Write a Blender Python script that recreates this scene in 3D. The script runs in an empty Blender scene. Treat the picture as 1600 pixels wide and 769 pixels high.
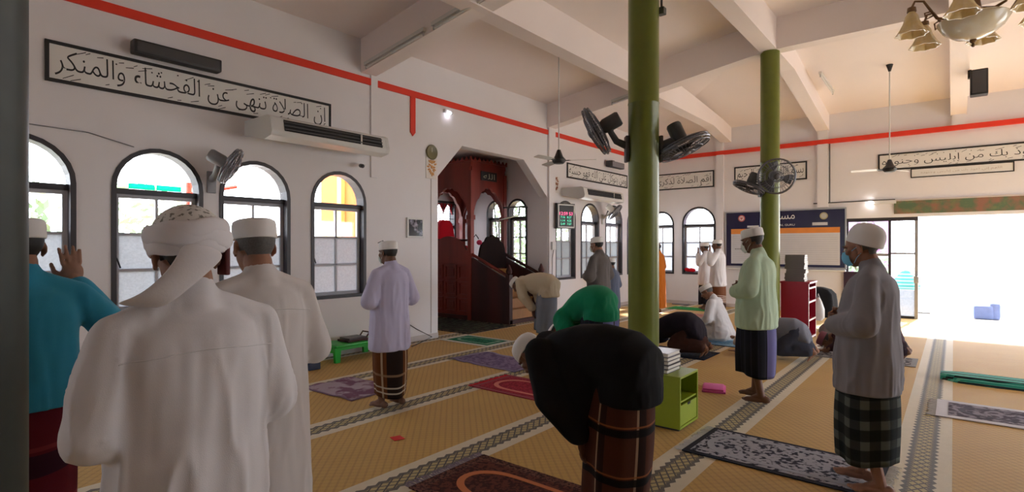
import bpy, bmesh, math, random
import numpy as np
from mathutils import Vector, Matrix, noise as mnoise

random.seed(7)
S = bpy.context.scene
COL = S.collection
PI = math.pi

# ------------------------------------------------------------------ camera
FOCAL_PX = 851.0
cam_d = bpy.data.cameras.new('camera')
cam_d.sensor_fit = 'HORIZONTAL'
cam_d.sensor_width = 36.0
cam_d.lens = 36.0 * FOCAL_PX / 1600.0
cam_d.shift_y = (387.0 - 384.5) / 1600.0
cam_d.clip_start = 0.05
cam = bpy.data.objects.new('camera', cam_d)
COL.objects.link(cam)
cam.location = (0, 0, 1.55)
cam.rotation_euler = (PI / 2, 0, math.radians(39.04))
S.camera = cam

# ------------------------------------------------------------------ world, sun, exposure
W = bpy.data.worlds.new('world'); S.world = W
W.use_nodes = True
wn = W.node_tree.nodes
wn['Background'].inputs[0].default_value = (0.86, 0.91, 1.0, 1)
wn['Background'].inputs[1].default_value = 8.0
sun_d = bpy.data.lights.new('sun', 'SUN')
sun_d.energy = 14.0; sun_d.angle = math.radians(2.0); sun_d.color = (1.0, 0.96, 0.92)
sun = bpy.data.objects.new('sun', sun_d); COL.objects.link(sun)
sun.rotation_euler = (math.radians(-54), math.radians(7), 0)
S.view_settings.view_transform = 'Standard'
S.view_settings.look = 'None'
S.view_settings.exposure = 0.35
S.view_settings.gamma = 1.0
S.view_settings.use_curve_mapping = False
cy = S.cycles
cy.use_denoising = True
cy.max_bounces = 10; cy.diffuse_bounces = 6; cy.glossy_bounces = 3
cy.transmission_bounces = 6; cy.transparent_max_bounces = 12
cy.caustics_reflective = False; cy.caustics_refractive = False
cy.sample_clamp_indirect = 8.0

def portal(name, loc, rot, sx, sy):
    d = bpy.data.lights.new(name, 'AREA'); d.shape = 'RECTANGLE'; d.size = sx; d.size_y = sy
    d.cycles.is_portal = True
    o = bpy.data.objects.new(name, d); COL.objects.link(o)
    o.location = loc; o.rotation_euler = rot
    return o

# ------------------------------------------------------------------ node helpers
class NT:
    def __init__(s, name):
        s.m = bpy.data.materials.new(name); s.m.use_nodes = True
        s.t = s.m.node_tree; s.b = s.t.nodes['Principled BSDF']; s.out = s.t.nodes['Material Output']
        s._tc = None
    def link(s, v, sock):
        if isinstance(v, (int, float)): sock.default_value = v
        elif isinstance(v, tuple): sock.default_value = v if len(v) == 4 else (*v, 1)
        else: s.t.links.new(v, sock)
    def tc(s, k='Object'):
        if s._tc is None: s._tc = s.t.nodes.new('ShaderNodeTexCoord')
        return s._tc.outputs[k]
    def xyz(s, k='Object'):
        n = s.t.nodes.new('ShaderNodeSeparateXYZ'); s.t.links.new(s.tc(k), n.inputs[0]); return n.outputs
    def op(s, o, a, b=0.0, c=None):
        n = s.t.nodes.new('ShaderNodeMath'); n.operation = o
        s.link(a, n.inputs[0]); s.link(b, n.inputs[1])
        if c is not None: s.link(c, n.inputs[2])
        return n.outputs[0]
    def mix(s, f, a, b, mode='MIX'):
        n = s.t.nodes.new('ShaderNodeMix'); n.data_type = 'RGBA'; n.blend_type = mode
        s.link(f, n.inputs[0]); s.link(a, n.inputs[6]); s.link(b, n.inputs[7]); return n.outputs[2]
    def noise(s, scale, detail=2, k='Object', stretch=None):
        n = s.t.nodes.new('ShaderNodeTexNoise'); n.inputs['Scale'].default_value = scale; n.inputs['Detail'].default_value = detail
        src = s.tc(k)
        if stretch:
            mp = s.t.nodes.new('ShaderNodeMapping'); mp.inputs['Scale'].default_value = stretch
            s.t.links.new(src, mp.inputs[0]); src = mp.outputs[0]
        s.t.links.new(src, n.inputs[0]); return n.outputs[0]
    def vor(s, scale, k='Object'):
        n = s.t.nodes.new('ShaderNodeTexVoronoi'); n.inputs['Scale'].default_value = scale
        s.t.links.new(s.tc(k), n.inputs[0]); return n.outputs[0]
    def ramp(s, v, lo, hi):
        n = s.t.nodes.new('ShaderNodeMapRange'); s.link(v, n.inputs[0]); n.inputs[1].default_value = lo; n.inputs[2].default_value = hi
        return n.outputs[0]
    def bump(s, hgt, strength=.3, dist=.01):
        n = s.t.nodes.new('ShaderNodeBump'); n.inputs['Strength'].default_value = strength; n.inputs['Distance'].default_value = dist
        s.t.links.new(hgt, n.inputs['Height']); s.t.links.new(n.outputs[0], s.b.inputs['Normal'])
    def fin(s, col, rough=.6, metal=0., spec=None):
        s.link(col, s.b.inputs['Base Color']); s.link(rough, s.b.inputs['Roughness']); s.link(metal, s.b.inputs['Metallic'])
        if spec is not None: s.b.inputs['Specular IOR Level'].default_value = spec
        return s.m

def srgb(r, g, b):
    f = lambda c: (c / 255 / 12.92) if c / 255 <= .04045 else ((c / 255 + .055) / 1.055) ** 2.4
    return (f(r), f(g), f(b))
def shade(c, k): return tuple(min(1, max(0, x * k)) for x in c)

def plain(name, col, rough=.6, metal=0., var=.12, scale=6., bump=0., bscale=60., spec=None):
    n = NT(name)
    c = n.mix(n.noise(scale, 4), shade(col, 1 - var), shade(col, 1 + var))
    if bump: n.bump(n.noise(bscale, 3), bump, .004)
    return n.fin(c, rough, metal, spec)
def cloth(name, col, var=.08, weave=420., rough=.95):
    n = NT(name)
    c = n.mix(n.noise(9, 4), shade(col, 1 - var), shade(col, 1 + var))
    n.bump(n.noise(weave, 2), .25, .002)
    if max(col) > .05: n.b.inputs['Sheen Weight'].default_value = .1
    return n.fin(c, rough, 0, .2)

def pulse(n, v, period, width, off=0.):
    f = n.op('FRACT', n.op('ADD', n.op('DIVIDE', v, period), off))
    return n.op('LESS_THAN', n.op('ABSOLUTE', n.op('SUBTRACT', f, .5)), width / period / 2)

def plaid(name, base, bars, k='UV'):
    """bars: (axis, period, width, offset, colour, strength)"""
    n = NT(name); u = n.xyz(k)
    c = n.mix(n.noise(8, 3), shade(base, .85), shade(base, 1.15))
    for ax, per, wd, off, col, st in bars:
        c = n.mix(n.op('MULTIPLY', pulse(n, u[ax], per, wd, off), st), c, col)
    n.bump(n.noise(300, 2), .2, .002)
    return n.fin(c, .9, 0, .2)

MT = {}
MT['wall'] = plain('wall_paint', (.78, .76, .775), .75, var=.03, scale=2.5, bump=.08, bscale=40)
MT['ceil'] = plain('ceiling_paint', (.86, .785, .76), .8, var=.04, scale=1.2, bump=.05)
MT['red'] = plain('red_paint', srgb(226, 54, 28), .5, var=.06)
MT['frame'] = plain('dark_frame_paint', (.03, .026, .032), .45, var=.2)
MT['sash'] = plain('grey_sash_paint', (.46, .47, .52), .5, var=.08)
MT['skirt'] = plain('skirting_paint', (.55, .5, .48), .5)
MT['column'] = plain('olive_column_paint', srgb(106, 116, 44), .33, var=.14, scale=9, bump=.05, bscale=30)
MT['green_cab'] = plain('lime_laminate', srgb(140, 160, 30), .4, var=.06, scale=20)
MT['black'] = plain('black_plastic', (.018, .018, .02), .45)
MT['ink'] = plain('black_ink', (.012, .012, .014), .6)
MT['white_pl'] = plain('white_plastic', (.68, .68, .66), .4, var=.03)
MT['grey_pl'] = plain('grey_plastic', (.22, .22, .24), .4)
MT['dgrey'] = plain('dark_grey_plastic', (.05, .05, .052), .45)
MT['metal'] = plain('steel', (.5, .5, .5), .35, .9)
MT['brass'] = plain('aged_brass', (.16, .09, .045), .4, .7)
MT['wire'] = plain('grey_wire', (.16, .16, .18), .4, .6)

def wood(name, a, b, rough=.4, sc=3):
    n = NT(name)
    c = n.mix(n.ramp(n.noise(sc, 6, stretch=(1, 1, .12)), .3, .7), a, b)
    n.bump(n.noise(sc * 12, 3, stretch=(1, 1, .1)), .12, .003)
    return n.fin(c, rough)
MT['wood'] = wood('red_brown_wood', srgb(140, 48, 34), srgb(98, 28, 20), .4)
MT['wood_d'] = wood('dark_carved_wood', srgb(74, 24, 20), srgb(44, 14, 12), .6)
MT['wood_l'] = wood('step_wood', srgb(170, 120, 62), srgb(135, 88, 40), .45)
MT['shelf_red'] = plain('red_shelf_laminate', srgb(158, 24, 46), .35, var=.06)
MT['shelf_edge'] = plain('pale_shelf_edge', (.7, .6, .58), .4)

def glass_mat(name, tint=(1, 1, 1), gloss=.06):
    n = NT(name); t = n.t
    tr = t.nodes.new('ShaderNodeBsdfTransparent'); tr.inputs[0].default_value = (*tint, 1)
    gl = t.nodes.new('ShaderNodeBsdfGlossy'); gl.inputs['Roughness'].default_value = .03
    mx = t.nodes.new('ShaderNodeMixShader'); mx.inputs[0].default_value = gloss
    t.links.new(tr.outputs[0], mx.inputs[1]); t.links.new(gl.outputs[0], mx.inputs[2]); t.links.new(mx.outputs[0], n.out.inputs[0])
    return n.m
def frost_mat(name, col=(.36, .37, .385), clear=.02):
    n = NT(name); t = n.t
    tr = t.nodes.new('ShaderNodeBsdfTransparent'); tr.inputs[0].default_value = (*col, 1)
    tl = t.nodes.new('ShaderNodeBsdfTranslucent')
    nz = n.mix(n.noise(45, 4), shade(col, .7), shade(col, 1.05)); t.links.new(nz, tl.inputs[0])
    mx = t.nodes.new('ShaderNodeMixShader'); mx.inputs[0].default_value = clear
    t.links.new(tl.outputs[0], mx.inputs[1]); t.links.new(tr.outputs[0], mx.inputs[2]); t.links.new(mx.outputs[0], n.out.inputs[0])
    return n.m
MT['glass'] = glass_mat('clear_glass')
MT['frost'] = frost_mat('frosted_glass')
MT['greenglass'] = frost_mat('green_glass', (.08, .75, .5), .05)

# carpet: gold field with fine lattice, cream bands and zigzag rows every 1.34 m
def carpet():
    n = NT('carpet'); x, y, z = n.xyz()[:3]
    f = n.op('FRACT', n.op('DIVIDE', n.op('ADD', x, .18 + .67 + 13.4), 1.34))
    u = n.op('MULTIPLY', n.op('SUBTRACT', f, .5), 1.34)
    d = n.op('ABSOLUTE', u)
    gold = n.mix(n.noise(2.2, 3), (.50, .29, .06), (.62, .385, .09))
    lat1 = pulse(n, n.op('ADD', x, y), .075, .022); lat2 = pulse(n, n.op('SUBTRACT', x, y), .075, .022)
    gold = n.mix(n.op('MULTIPLY', n.op('ADD', n.op('MULTIPLY', lat1, .62), n.op('MULTIPLY', lat2, .3)), .5), gold, (.25, .13, .03))
    gold = n.mix(n.op('MULTIPLY', n.noise(70, 3), .35), gold, (.36, .2, .05))
    cream = n.mix(n.noise(12, 3), (.58, .51, .36), (.68, .60, .45))
    tri = n.op('ABSOLUTE', n.op('SUBTRACT', n.op('FRACT', n.op('DIVIDE', y, .088)), .5))
    zz = n.op('ADD', d, n.op('MULTIPLY', tri, .05))
    dia = n.op('ADD', tri, n.op('ABSOLUTE', n.op('SUBTRACT', n.op('FRACT', n.op('DIVIDE', u, .06)), .5)))
    inner = n.mix(n.op('LESS_THAN', n.op('ABSOLUTE', n.op('SUBTRACT', dia, .5)), .12), (.44, .345, .15), (.07, .058, .048))
    edge = n.op('GREATER_THAN', zz, .068)
    inner = n.mix(edge, inner, (.10, .085, .07))
    c = n.mix(n.op('LESS_THAN', d, .172), gold, cream)
    c = n.mix(n.op('LESS_THAN', zz, .096), c, inner)
    n.bump(n.noise(260, 2), .5, .006)
    n.b.inputs['Sheen Weight'].default_value = .09; n.b.inputs['Sheen Roughness'].default_value = .35; n.b.inputs['Sheen Tint'].default_value = (1, .95, .88, 1)
    return n.fin(c, .72, 0, .45)
MT['carpet'] = carpet()

# ------------------------------------------------------------------ mesh helpers
class G:
    """collects closed shapes; build() links them as one mesh"""
    def __init__(s): s.V = []; s.F = []; s.U = {}
    def add(s, vs, fs):
        o = len(s.V); s.V += [tuple(v) for v in vs]; s.F += [tuple(i + o for i in f) for f in fs]; return s
    def box(s, x0, x1, y0, y1, z0, z1):
        vs = [(x, y, z) for z in (z0, z1) for y in (y0, y1) for x in (x0, x1)]
        return s.add(vs, [(0, 2, 3, 1), (4, 5, 7, 6), (0, 1, 5, 4), (2, 6, 7, 3), (0, 4, 6, 2), (1, 3, 7, 5)])
    def rbox(s, x0, x1, y0, y1, z0, z1, b=.01):
        """box with chamfered vertical and horizontal edges"""
        bm = bmesh.new(); bmesh.ops.create_cube(bm, size=1)
        bmesh.ops.scale(bm, vec=(x1 - x0, y1 - y0, z1 - z0), verts=bm.verts)
        bmesh.ops.translate(bm, vec=((x0 + x1) / 2, (y0 + y1) / 2, (z0 + z1) / 2), verts=bm.verts)
        bmesh.ops.bevel(bm, geom=bm.edges[:], offset=b, segments=2, affect='EDGES', profile=.6)
        bm.verts.index_update()
        s.add([v.co[:] for v in bm.verts], [[v.index for v in f.verts] for f in bm.faces]); bm.free(); return s
    def loft(s, rings, cap=True, close=True):
        n = len(rings[0]); vs = [p for r in rings for p in r]; fs = []
        for i in range(len(rings) - 1):
            for j in range(n if close else n - 1):
                a, b = i * n + j, i * n + (j + 1) % n
                fs.append((a, b, b + n, a + n))
        if cap:
            fs.append(tuple(range(n - 1, -1, -1))); fs.append(tuple((len(rings) - 1) * n + j for j in range(n)))
        return s.add(vs, fs)
    def cap(s, p0, p1, r0, r1, seg=12, flat=None):
        """tapered capsule; flat=(axis vector, factor) squashes the section"""
        p0, p1 = Vector(p0), Vector(p1); d = p1 - p0
        if d.length < 1e-6: d = Vector((0, 0, 1e-4))
        w = d.normalized(); a = w.orthogonal().normalized(); b = w.cross(a)
        rings = []
        for k in range(5):
            t = -PI / 2 * (1 - k / 4) ; c = max(math.cos(t), .05)
            rings.append((p0 + w * r0 * math.sin(t), r0 * c))
        for k in range(5):
            t = PI / 2 * k / 4; c = max(math.cos(t), .05)
            rings.append((p1 + w * r1 * math.sin(t), r1 * c))
        out = []
        for c, r in rings:
            ring = []
            for j in range(seg):
                t = 2 * PI * j / seg; q = a * math.cos(t) * r + b * math.sin(t) * r
                if flat: q = q - flat[0] * q.dot(flat[0]) * (1 - flat[1])
                ring.append(c + q)
            out.append(ring)
        return s.loft(out)
    def ell(s, c, r, M=None, seg=16, n=10):
        c = Vector(c); out = []
        for i in range(n + 1):
            t = -PI / 2 + PI * i / n; k = max(math.cos(t), .02)
            ring = []
            for j in range(seg):
                a = 2 * PI * j / seg
                q = Vector((r[0] * k * math.cos(a), r[1] * k * math.sin(a), r[2] * math.sin(t)))
                if M: q = M @ q
                ring.append(c + q)
            out.append(ring)
        return s.loft(out)
    def lathe(s, prof, c=(0, 0, 0), seg=24, M=None, sx=1, sy=1):
        c = Vector(c); out = []
        for r, z in prof:
            ring = []
            for j in range(seg):
                a = 2 * PI * j / seg; q = Vector((max(r, 1e-4) * math.cos(a) * sx, max(r, 1e-4) * math.sin(a) * sy, z))
                if M: q = M @ q
                ring.append(c + q)
            out.append(ring)
        return s.loft(out)
    def tube(s, pts, r, seg=8, closed=False):
        pts = [Vector(p) for p in pts]; n = len(pts); out = []; a = None
        for i, p in enumerate(pts):
            if closed: d = pts[(i + 1) % n] - pts[i - 1]
            else: d = pts[min(i + 1, n - 1)] - pts[max(i - 1, 0)]
            d.normalize()
            a = d.orthogonal().normalized() if a is None else (a - d * a.dot(d)).normalized()
            b = d.cross(a); rr = r[i] if isinstance(r, (list, tuple)) else r
            out.append([p + a * math.cos(2 * PI * j / seg) * rr + b * math.sin(2 * PI * j / seg) * rr for j in range(seg)])
        if closed: return s.loft(out + [out[0]], cap=False)
        return s.loft(out)
    def prism(s, poly, fn, d0, d1):
        """poly in (u,z); fn(u,d,z)->xyz ; extruded from d0 to d1"""
        n = len(poly)
        vs = [fn(u, d0, z) for u, z in poly] + [fn(u, d1, z) for u, z in poly]
        fs = [tuple(range(n)), tuple(range(2 * n - 1, n - 1, -1))] + [(i, i + n, (i + 1) % n + n, (i + 1) % n) for i in range(n)]
        return s.add(vs, fs)
    def ringstrip(s, outer, inner, fn, d0, d1, close=True):
        """frame between two outlines of equal length"""
        n = len(outer); vs = []
        for d in (d0, d1):
            vs += [fn(u, d, z) for u, z in outer] + [fn(u, d, z) for u, z in inner]
        fs = []
        for i in range(n if close else n - 1):
            j = (i + 1) % n
            fs += [(i, j, j + n, i + n), (i + 2 * n, i + 3 * n, j + 3 * n, j + 2 * n), (i, i + 2 * n, j + 2 * n, j), (i + n, j + n, j + 3 * n, i + 3 * n)]
        return s.add(vs, fs)
    def mesh(s, name):
        me = bpy.data.meshes.new(name); me.from_pydata(s.V, [], s.F); me.validate()
        bm = bmesh.new(); bm.from_mesh(me); bmesh.ops.recalc_face_normals(bm, faces=bm.faces); bm.to_mesh(me); bm.free()
        return me
    def build(s, name, mat=None, parent=None, smooth=0, **tags):
        me = s.mesh(name)
        return link(name, me, mat, parent, smooth, **tags)

def link(name, me, mat=None, parent=None, smooth=0, **tags):
    o = bpy.data.objects.new(name, me); COL.objects.link(o)
    if mat is not None and not me.materials: me.materials.append(MT[mat] if isinstance(mat, str) else mat)
    if smooth:
        me.polygons.foreach_set('use_smooth', [True] * len(me.polygons))
        if smooth == 1: me.set_sharp_from_angle(angle=math.radians(40))
    if parent is not None: o.parent = parent
    for k, v in tags.items(): o[k] = v
    return o
def thing(name, label, category, loc=(0, 0, 0), rz=0., group=None):
    o = bpy.data.objects.new(name, None); COL.objects.link(o); o.empty_display_size = .1
    o.location = loc; o.rotation_euler = (0, 0, rz); o['label'] = label; o['category'] = category
    if group: o['group'] = group
    return o
def copy_tree(o, parent=None, **tags):
    c = o.copy(); COL.objects.link(c); c.parent = parent
    for k, v in tags.items(): c[k] = v
    for ch in o.children: copy_tree(ch, c)
    return c
# ================================================================== STRUCTURE
XL, YF, XR, YB = -6.9, 14.64, 5.2, -3.2
WT = .2
fnL = lambda u, d, z: (XL - d, u, z)
fnF = lambda u, d, z: (u, YF + d, z)
fnR = lambda u, d, z: (XR + d, u, z)
fnB = lambda u, d, z: (u, YB - d, z)
fnS = lambda u, d, z: (u, 9.73 + d, z)       # far side wall of the recess
fnN = lambda u, d, z: (-9.6 - d, u, z)       # back wall of the recess

def arch(uc, w, spring, n=14):
    return [(uc - w / 2 * math.cos(PI * i / n), spring + w / 2 * math.sin(PI * i / n)) for i in range(n + 1)]
def wall(name, fn, u0, u1, z0, z1, holes, thick=WT, mat='wall'):
    g = G(); cur = u0
    for hl in sorted(holes, key=lambda h: h[0]):
        a, b, sill, top = hl           # top: list of (u,z) from a to b
        if a > cur: g.prism([(cur, z0), (a, z0), (a, z1), (cur, z1)], fn, 0, thick)
        if sill > z0: g.prism([(a, z0), (b, z0), (b, sill), (a, sill)], fn, 0, thick)
        g.prism(top + [(b, z1), (a, z1)], fn, 0, thick)
        cur = b
    if u1 > cur: g.prism([(cur, z0), (u1, z0), (u1, z1), (cur, z1)], fn, 0, thick)
    return g.build(name, mat, kind='structure')
def ah(uc, w, sill=.82, spring=2.2): return (uc - w / 2, uc + w / 2, sill, arch(uc, w, spring))
def rh(a, b, top, sill=0.): return (a, b, sill, [(a, top), (b, top)])

WIN_L = [(1.05, .9), (2.25, .9), (3.34, .9), (4.55, .9)]
WIN_L2 = [(10.45, .84), (11.54, .86), (12.74, .9), (13.9, .84)]
WIN_F = [(-5.365, .91), (-6.43, .74)]
floor = G().add([(-9.9, YB - .2, 0), (XR + .2, YB - .2, 0), (XR + .2, YF + .2, 0), (-9.9, YF + .2, 0)], [(0, 1, 2, 3)])
floor.prism([(-9.9, -.25), (XR + .2, -.25), (XR + .2, -.004), (-9.9, -.004)], lambda u, d, z: (u, d, z), YB - .2, YF + .2)
floor.build('floor', 'carpet', kind='structure')

oct_top = [(6.48, 2.78), (7.08, 3.39), (8.89, 3.37), (9.73, 2.65)]
wall('wall_left', fnL, YB, YF + WT, 0, 4.8,
     [ah(u, w) for u, w in WIN_L] + [(6.48, 9.73, 0, oct_top)] + [ah(u, w) for u, w in WIN_L2])
wall('wall_far', fnF, XL, XR + WT, 0, 5.4, [ah(u, w) for u, w in WIN_F] + [rh(-1.95, 3.2, 2.22)])
wall('wall_right', fnR, YB, YF, 0, 5.4, [rh(6.2, 9.0, 2.6), rh(10.6, 13.4, 2.6)])
wall('wall_back', fnB, XL, XR + WT, 0, 5.4, [rh(-5.6, -4.6, 2.3, .9)])
# recess behind the pulpit
wall('wall_recess_side', fnS, -9.8, XL - .2, 0, 3.7, [ah(-8.375, .57, .95, 2.38), ah(-7.735, .57, .95, 2.38)], .2)
wall('wall_recess_back', fnN, 6.28, 9.93, 0, 3.7, [rh(8.62, 9.6, 2.68, .95)], .2)
G().box(-9.8, XL - .2, 6.28, 6.48, 0, 3.7).build('wall_recess_near', 'wall', kind='structure')
G().box(-9.8, XL - .01, 6.28, 9.93, 3.6, 3.7).build('ceiling_recess', 'ceil', kind='structure')

# hipped ceiling
def cz(x, y): return 4.68 + .15 * min(x + 6.9, YF - y, 4.5)
def slab(g, pts):
    lo = [(x, y, cz(x, y)) for x, y in pts]; hi = [(x, y, z + .18) for x, y, z in lo]; n = len(pts)
    g.add(lo + hi, [tuple(range(n)), tuple(range(2 * n - 1, n - 1, -1))] + [(i, i + n, (i + 1) % n + n, (i + 1) % n) for i in range(n)])
g = G()
slab(g, [(XL - .2, YB - .2), (-2.4, YB - .2), (-2.4, 10.14), (XL - .2, YF + .2)])
slab(g, [(XL - .2, YF + .2), (-2.4, 10.14), (XR + .2, 10.14), (XR + .2, YF + .2)])
slab(g, [(-2.4, YB - .2), (XR + .2, YB - .2), (XR + .2, 10.14), (-2.4, 10.14)])
g.build('ceiling', 'ceil', kind='structure')
# rafters running away from the left wall, purlins running towards the far wall
for yy in (.28, 5.04, 9.85):
    g = G(); zt = lambda x: cz(x, yy) + .06
    prof = [(XL + .005, 4.17), (-2.4, 4.83), (XR - .005, 4.83), (XR - .005, 5.36), (-2.4, zt(-2.4)), (XL + .005, zt(XL))]
    g.prism(prof, lambda u, d, z: (u, d, z), yy - .13, yy + .13)
    g.build('ceiling_beam', 'ceil', kind='structure')
for xx in (-4.63, -2.4, .08, 2.6):
    g = G(); zb = 4.17 + .147 * (xx + 6.9) if xx < -2.4 else 4.83
    y1 = YF - (zb - 4.3) / .147 if zb > 4.3 else YF
    prof = [(YB + .005, zb), (min(y1, YF - .4), zb), (YF - .005, 4.3), (YF - .005, 4.73), (10.14, cz(xx, 10.1) + .06), (YB + .005, cz(xx, 0) + .06)]
    g.prism(prof, lambda u, d, z: (d, u, z), xx - .13, xx + .13)
    g.build('ceiling_beam', 'ceil', kind='structure')
# pilasters on the far wall and left wall
for xx in (-4.78, -2.4, .08):
    w = .09 if xx < -4 else .11
    z0 = 0 if xx < -4 else (2.5 if xx < -2 else 4.09)
    G().box(xx - w, xx + w, YF - .07, YF + .01, z0, 4.6).build('wall_pilaster', 'wall', kind='structure')
G().box(XL - .01, XL + .05, 9.74, 9.98, 0, 4.4).build('wall_pilaster', 'wall', kind='structure')
G().box(XL - .01, XL + .03, 5.08, 5.2, 2.62, 4.3).build('wall_pilaster', 'wall', kind='structure')

# red band round the walls
G().box(XL - .01, XL + .025, YB, YF, 4.02, 4.12).build('trim_1', 'red', kind='structure')
G().box(XL, XR, YF - .085, YF + .01, 3.99, 4.09).build('trim_2', 'red', kind='structure')
g = G(); g.prism([(5.86, 4.03), (5.86, 3.44), (5.91, 3.38), (5.96, 3.44), (5.96, 4.03)], fnL, -.025, .01)
g.build('trim_3', 'red', kind='structure')
for nm, b in (('baseboard_left', (XL - .01, XL + .014, YB, 6.48)), ('baseboard_left_far', (XL - .01, XL + .014, 9.98, YF))):
    G().box(*b, 0, .09).build(nm, 'skirt', kind='structure')
G().box(XL, -1.95, YF - .014, YF + .01, 0, .09).build('baseboard_far', 'skirt', kind='structure')

# windows -------------------------------------------------------------
win_no = [0]
def outline(uc, w, sill, spring, inset=0., n=14):
    w2 = w - 2 * inset
    return [(uc + w2 / 2, sill + inset), (uc - w2 / 2, sill + inset)] + arch(uc, w2, spring, n)
def window(fn, uc, w, sill=.82, spring=2.2, detail=True, transom=2.13, frost=True):
    win_no[0] += 1
    g = G(); g.ringstrip(outline(uc, w + .006, sill, spring), outline(uc, w, sill, spring, .045), fn, -.012, .17)
    root = g.build('window_%d' % win_no[0], 'frame', kind='structure')
    a, b = uc - w / 2 + .04, uc + w / 2 - .04
    g = G(); z0, z1 = sill + .04, transom
    def bar(u0, u1, za, zb, d0=.09, d1=.135): g.prism([(u0, za), (u1, za), (u1, zb), (u0, zb)], fn, d0, d1)
    fr = .05
    bar(a, a + fr, z0, z1); bar(b - fr, b, z0, z1); bar(a + fr, b - fr, z0, z0 + fr); bar(a + fr, b - fr, z1 - fr * .8, z1)
    m = (a + b) / 2; bar(m - .014, m + .014, z0 + fr, z1 - fr * .8)
    zi0, zi1 = z0 + fr, z1 - fr * .8; hh = (zi1 - zi0) / 3
    for k in (1, 2): bar(a + fr, b - fr, zi0 + hh * k - .014, zi0 + hh * k + .014)
    g.build('sash', 'sash', root)
    g = G(); g.prism([(a, transom), (b, transom), (b, transom + .06), (a, transom + .06)], fn, .06, .15)
    g.build('transom', 'frame', root)
    for k in range(3):
        for u0, u1 in ((a + fr - .004, m - .01), (m + .01, b - fr + .004)):
            g = G(); g.prism([(u0, zi0 + hh * k + (.01 if k else -.004)), (u1, zi0 + hh * k + (.01 if k else -.004)), (u1, zi0 + hh * (k + 1) - .01), (u0, zi0 + hh * (k + 1) - .01)], fn, .110, .114)
            g.build('pane', 'frost' if (k < 2 and frost) else 'glass', root)
    t = arch(uc, w - .09, spring, 14)
    g = G(); g.prism([(t[-1][0], transom + .055), (t[0][0], transom + .055)] + t, fn, .110, .114)
    g.build('arch_pane', 'glass', root)
    if detail:
        g = G(); g.tube([fn(a + .02, .085, 1.45), fn(a + .02, .04, 1.43), fn(a + .05, .03, 1.33)], .008, 6)
        g.build('latch', 'black', root)
    return root
for k, (u, w) in enumerate(WIN_L): window(fnL, u, w)
for u, w in WIN_L2: window(fnL, u, w, detail=False)
for u, w in WIN_F: window(fnF, u, w, detail=False)
for u in (-8.375, -7.735): window(fnS, u, .57, .95, 2.38, False, 2.2, False)
# barred window in the back of the recess
win_no[0] += 1
g = G(); g.ringstrip([(8.62, .95), (9.6, .95), (9.6, 2.68), (8.62, 2.68)], [(8.67, 1.0), (9.55, 1.0), (9.55, 2.63), (8.67, 2.63)], fnN, -.03, .16)
root = g.build('window_%d' % win_no[0], 'frame', kind='structure')
g = G(); g.prism([(8.67, 2.02), (9.55, 2.02), (9.55, 2.1), (8.67, 2.1)], fnN, .0, .1); g.prism([(8.67, 1.7), (9.55, 1.7), (9.55, 1.78), (8.67, 1.78)], fnN, .0, .1)
g.build('transom', 'frame', root)
g = G()
for k in range(1, 8): u = 8.67 + .88 * k / 8; g.tube([fnN(u, .02, 1.0), fnN(u, .02, 2.63)], .008, 6)
for k in range(1, 13): z = 1.0 + 1.63 * k / 13; g.tube([fnN(8.67, .02, z), fnN(9.55, .02, z)], .007, 6)
g.build('grille', 'frame', root)
G().prism([(8.67, 1.0), (9.55, 1.0), (9.55, 2.63), (8.67, 2.63)], fnN, .11, .115).build('pane', 'glass', root)
g = G()
for k in range(3):
    c = 8.82 + .29 * k
    g.prism([(c - .145, 2.63)] + [(c - .145 + .29 * i / 8, 2.63 - .24 * (abs(i - 4) / 4) ** 1.6 - .03) for i in range(9)] + [(c + .145, 2.63)], fnN, .05, .07)
g.build('valance', plain('red_valance_cloth', srgb(170, 30, 40), .8), root)

# green coloured glass strip standing in the second window's arch
for k in range(2):
    G().box(XL - .10, XL - .085, 1.98 + .27 * k, 2.23 + .27 * k, 2.195, 2.255).build('glass_strip' , 'greenglass',
        label='green glass strip in the window arch beside the turbaned man, %s half' % ('left', 'right')[k], category='glass', group='green glass strips')

# portals: openings through which the sky lights the room
for k, (u, w) in enumerate(WIN_L + WIN_L2): portal('daylight_portal', (XL - .22, u, 1.7), (0, -PI / 2, 0), 1.9, w)
for u, w in WIN_F: portal('daylight_portal', (u, YF + .22, 1.7), (-PI / 2, 0, 0), w, 1.9)
portal('daylight_portal', (.6, YF + .25, 1.1), (-PI / 2, 0, 0), 5.2, 2.3)
portal('daylight_portal', (-8.05, 9.95, 1.8), (-PI / 2, 0, 0), 1.3, 1.8)
for y in (7.6, 12.0): portal('daylight_portal', (XR + .22, y, 1.3), (0, PI / 2, 0), 2.7, 2.9)
portal('daylight_portal', (-5.1, YB - .22, 1.6), (PI / 2, 0, 0), 1.0, 1.4)

# entrance glazing in the far wall --------------------------------------
win_no[0] += 1
g = G()
def fb(u0, u1, z0, z1, d0=.05, d1=.11): g.prism([(u0, z0), (u1, z0), (u1, z1), (u0, z1)], fnF, d0, d1)
fb(-1.95, -.6, 2.14, 2.22); fb(-1.95, -1.89, 0, 2.14); fb(-1.13, -1.08, 0, 2.14)
fb(-1.89, -.66, 0.0, .05)
root = g.build('window_%d' % win_no[0], 'frame', kind='structure')
g = G(); fb(-1.08, -.66, 1.40, 1.44); fb(-1.89, -1.13, 1.36, 1.42)
g.build('transom', 'metal', root)
g = G(); fb(-.66, -.60, 0, 2.14); g.build('post', plain('pale_grey_post', (.33, .33, .34), .4, .4), root)
for u0, u1 in ((-1.89, -1.13), (-1.08, -.66)):
    for z0, z1 in ((.05, 1.38), (1.43, 2.14)):
        G().prism([(u0, z0), (u1, z0), (u1, z1), (u0, z1)], fnF, .075, .081).build('pane', 'glass', root)
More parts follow.
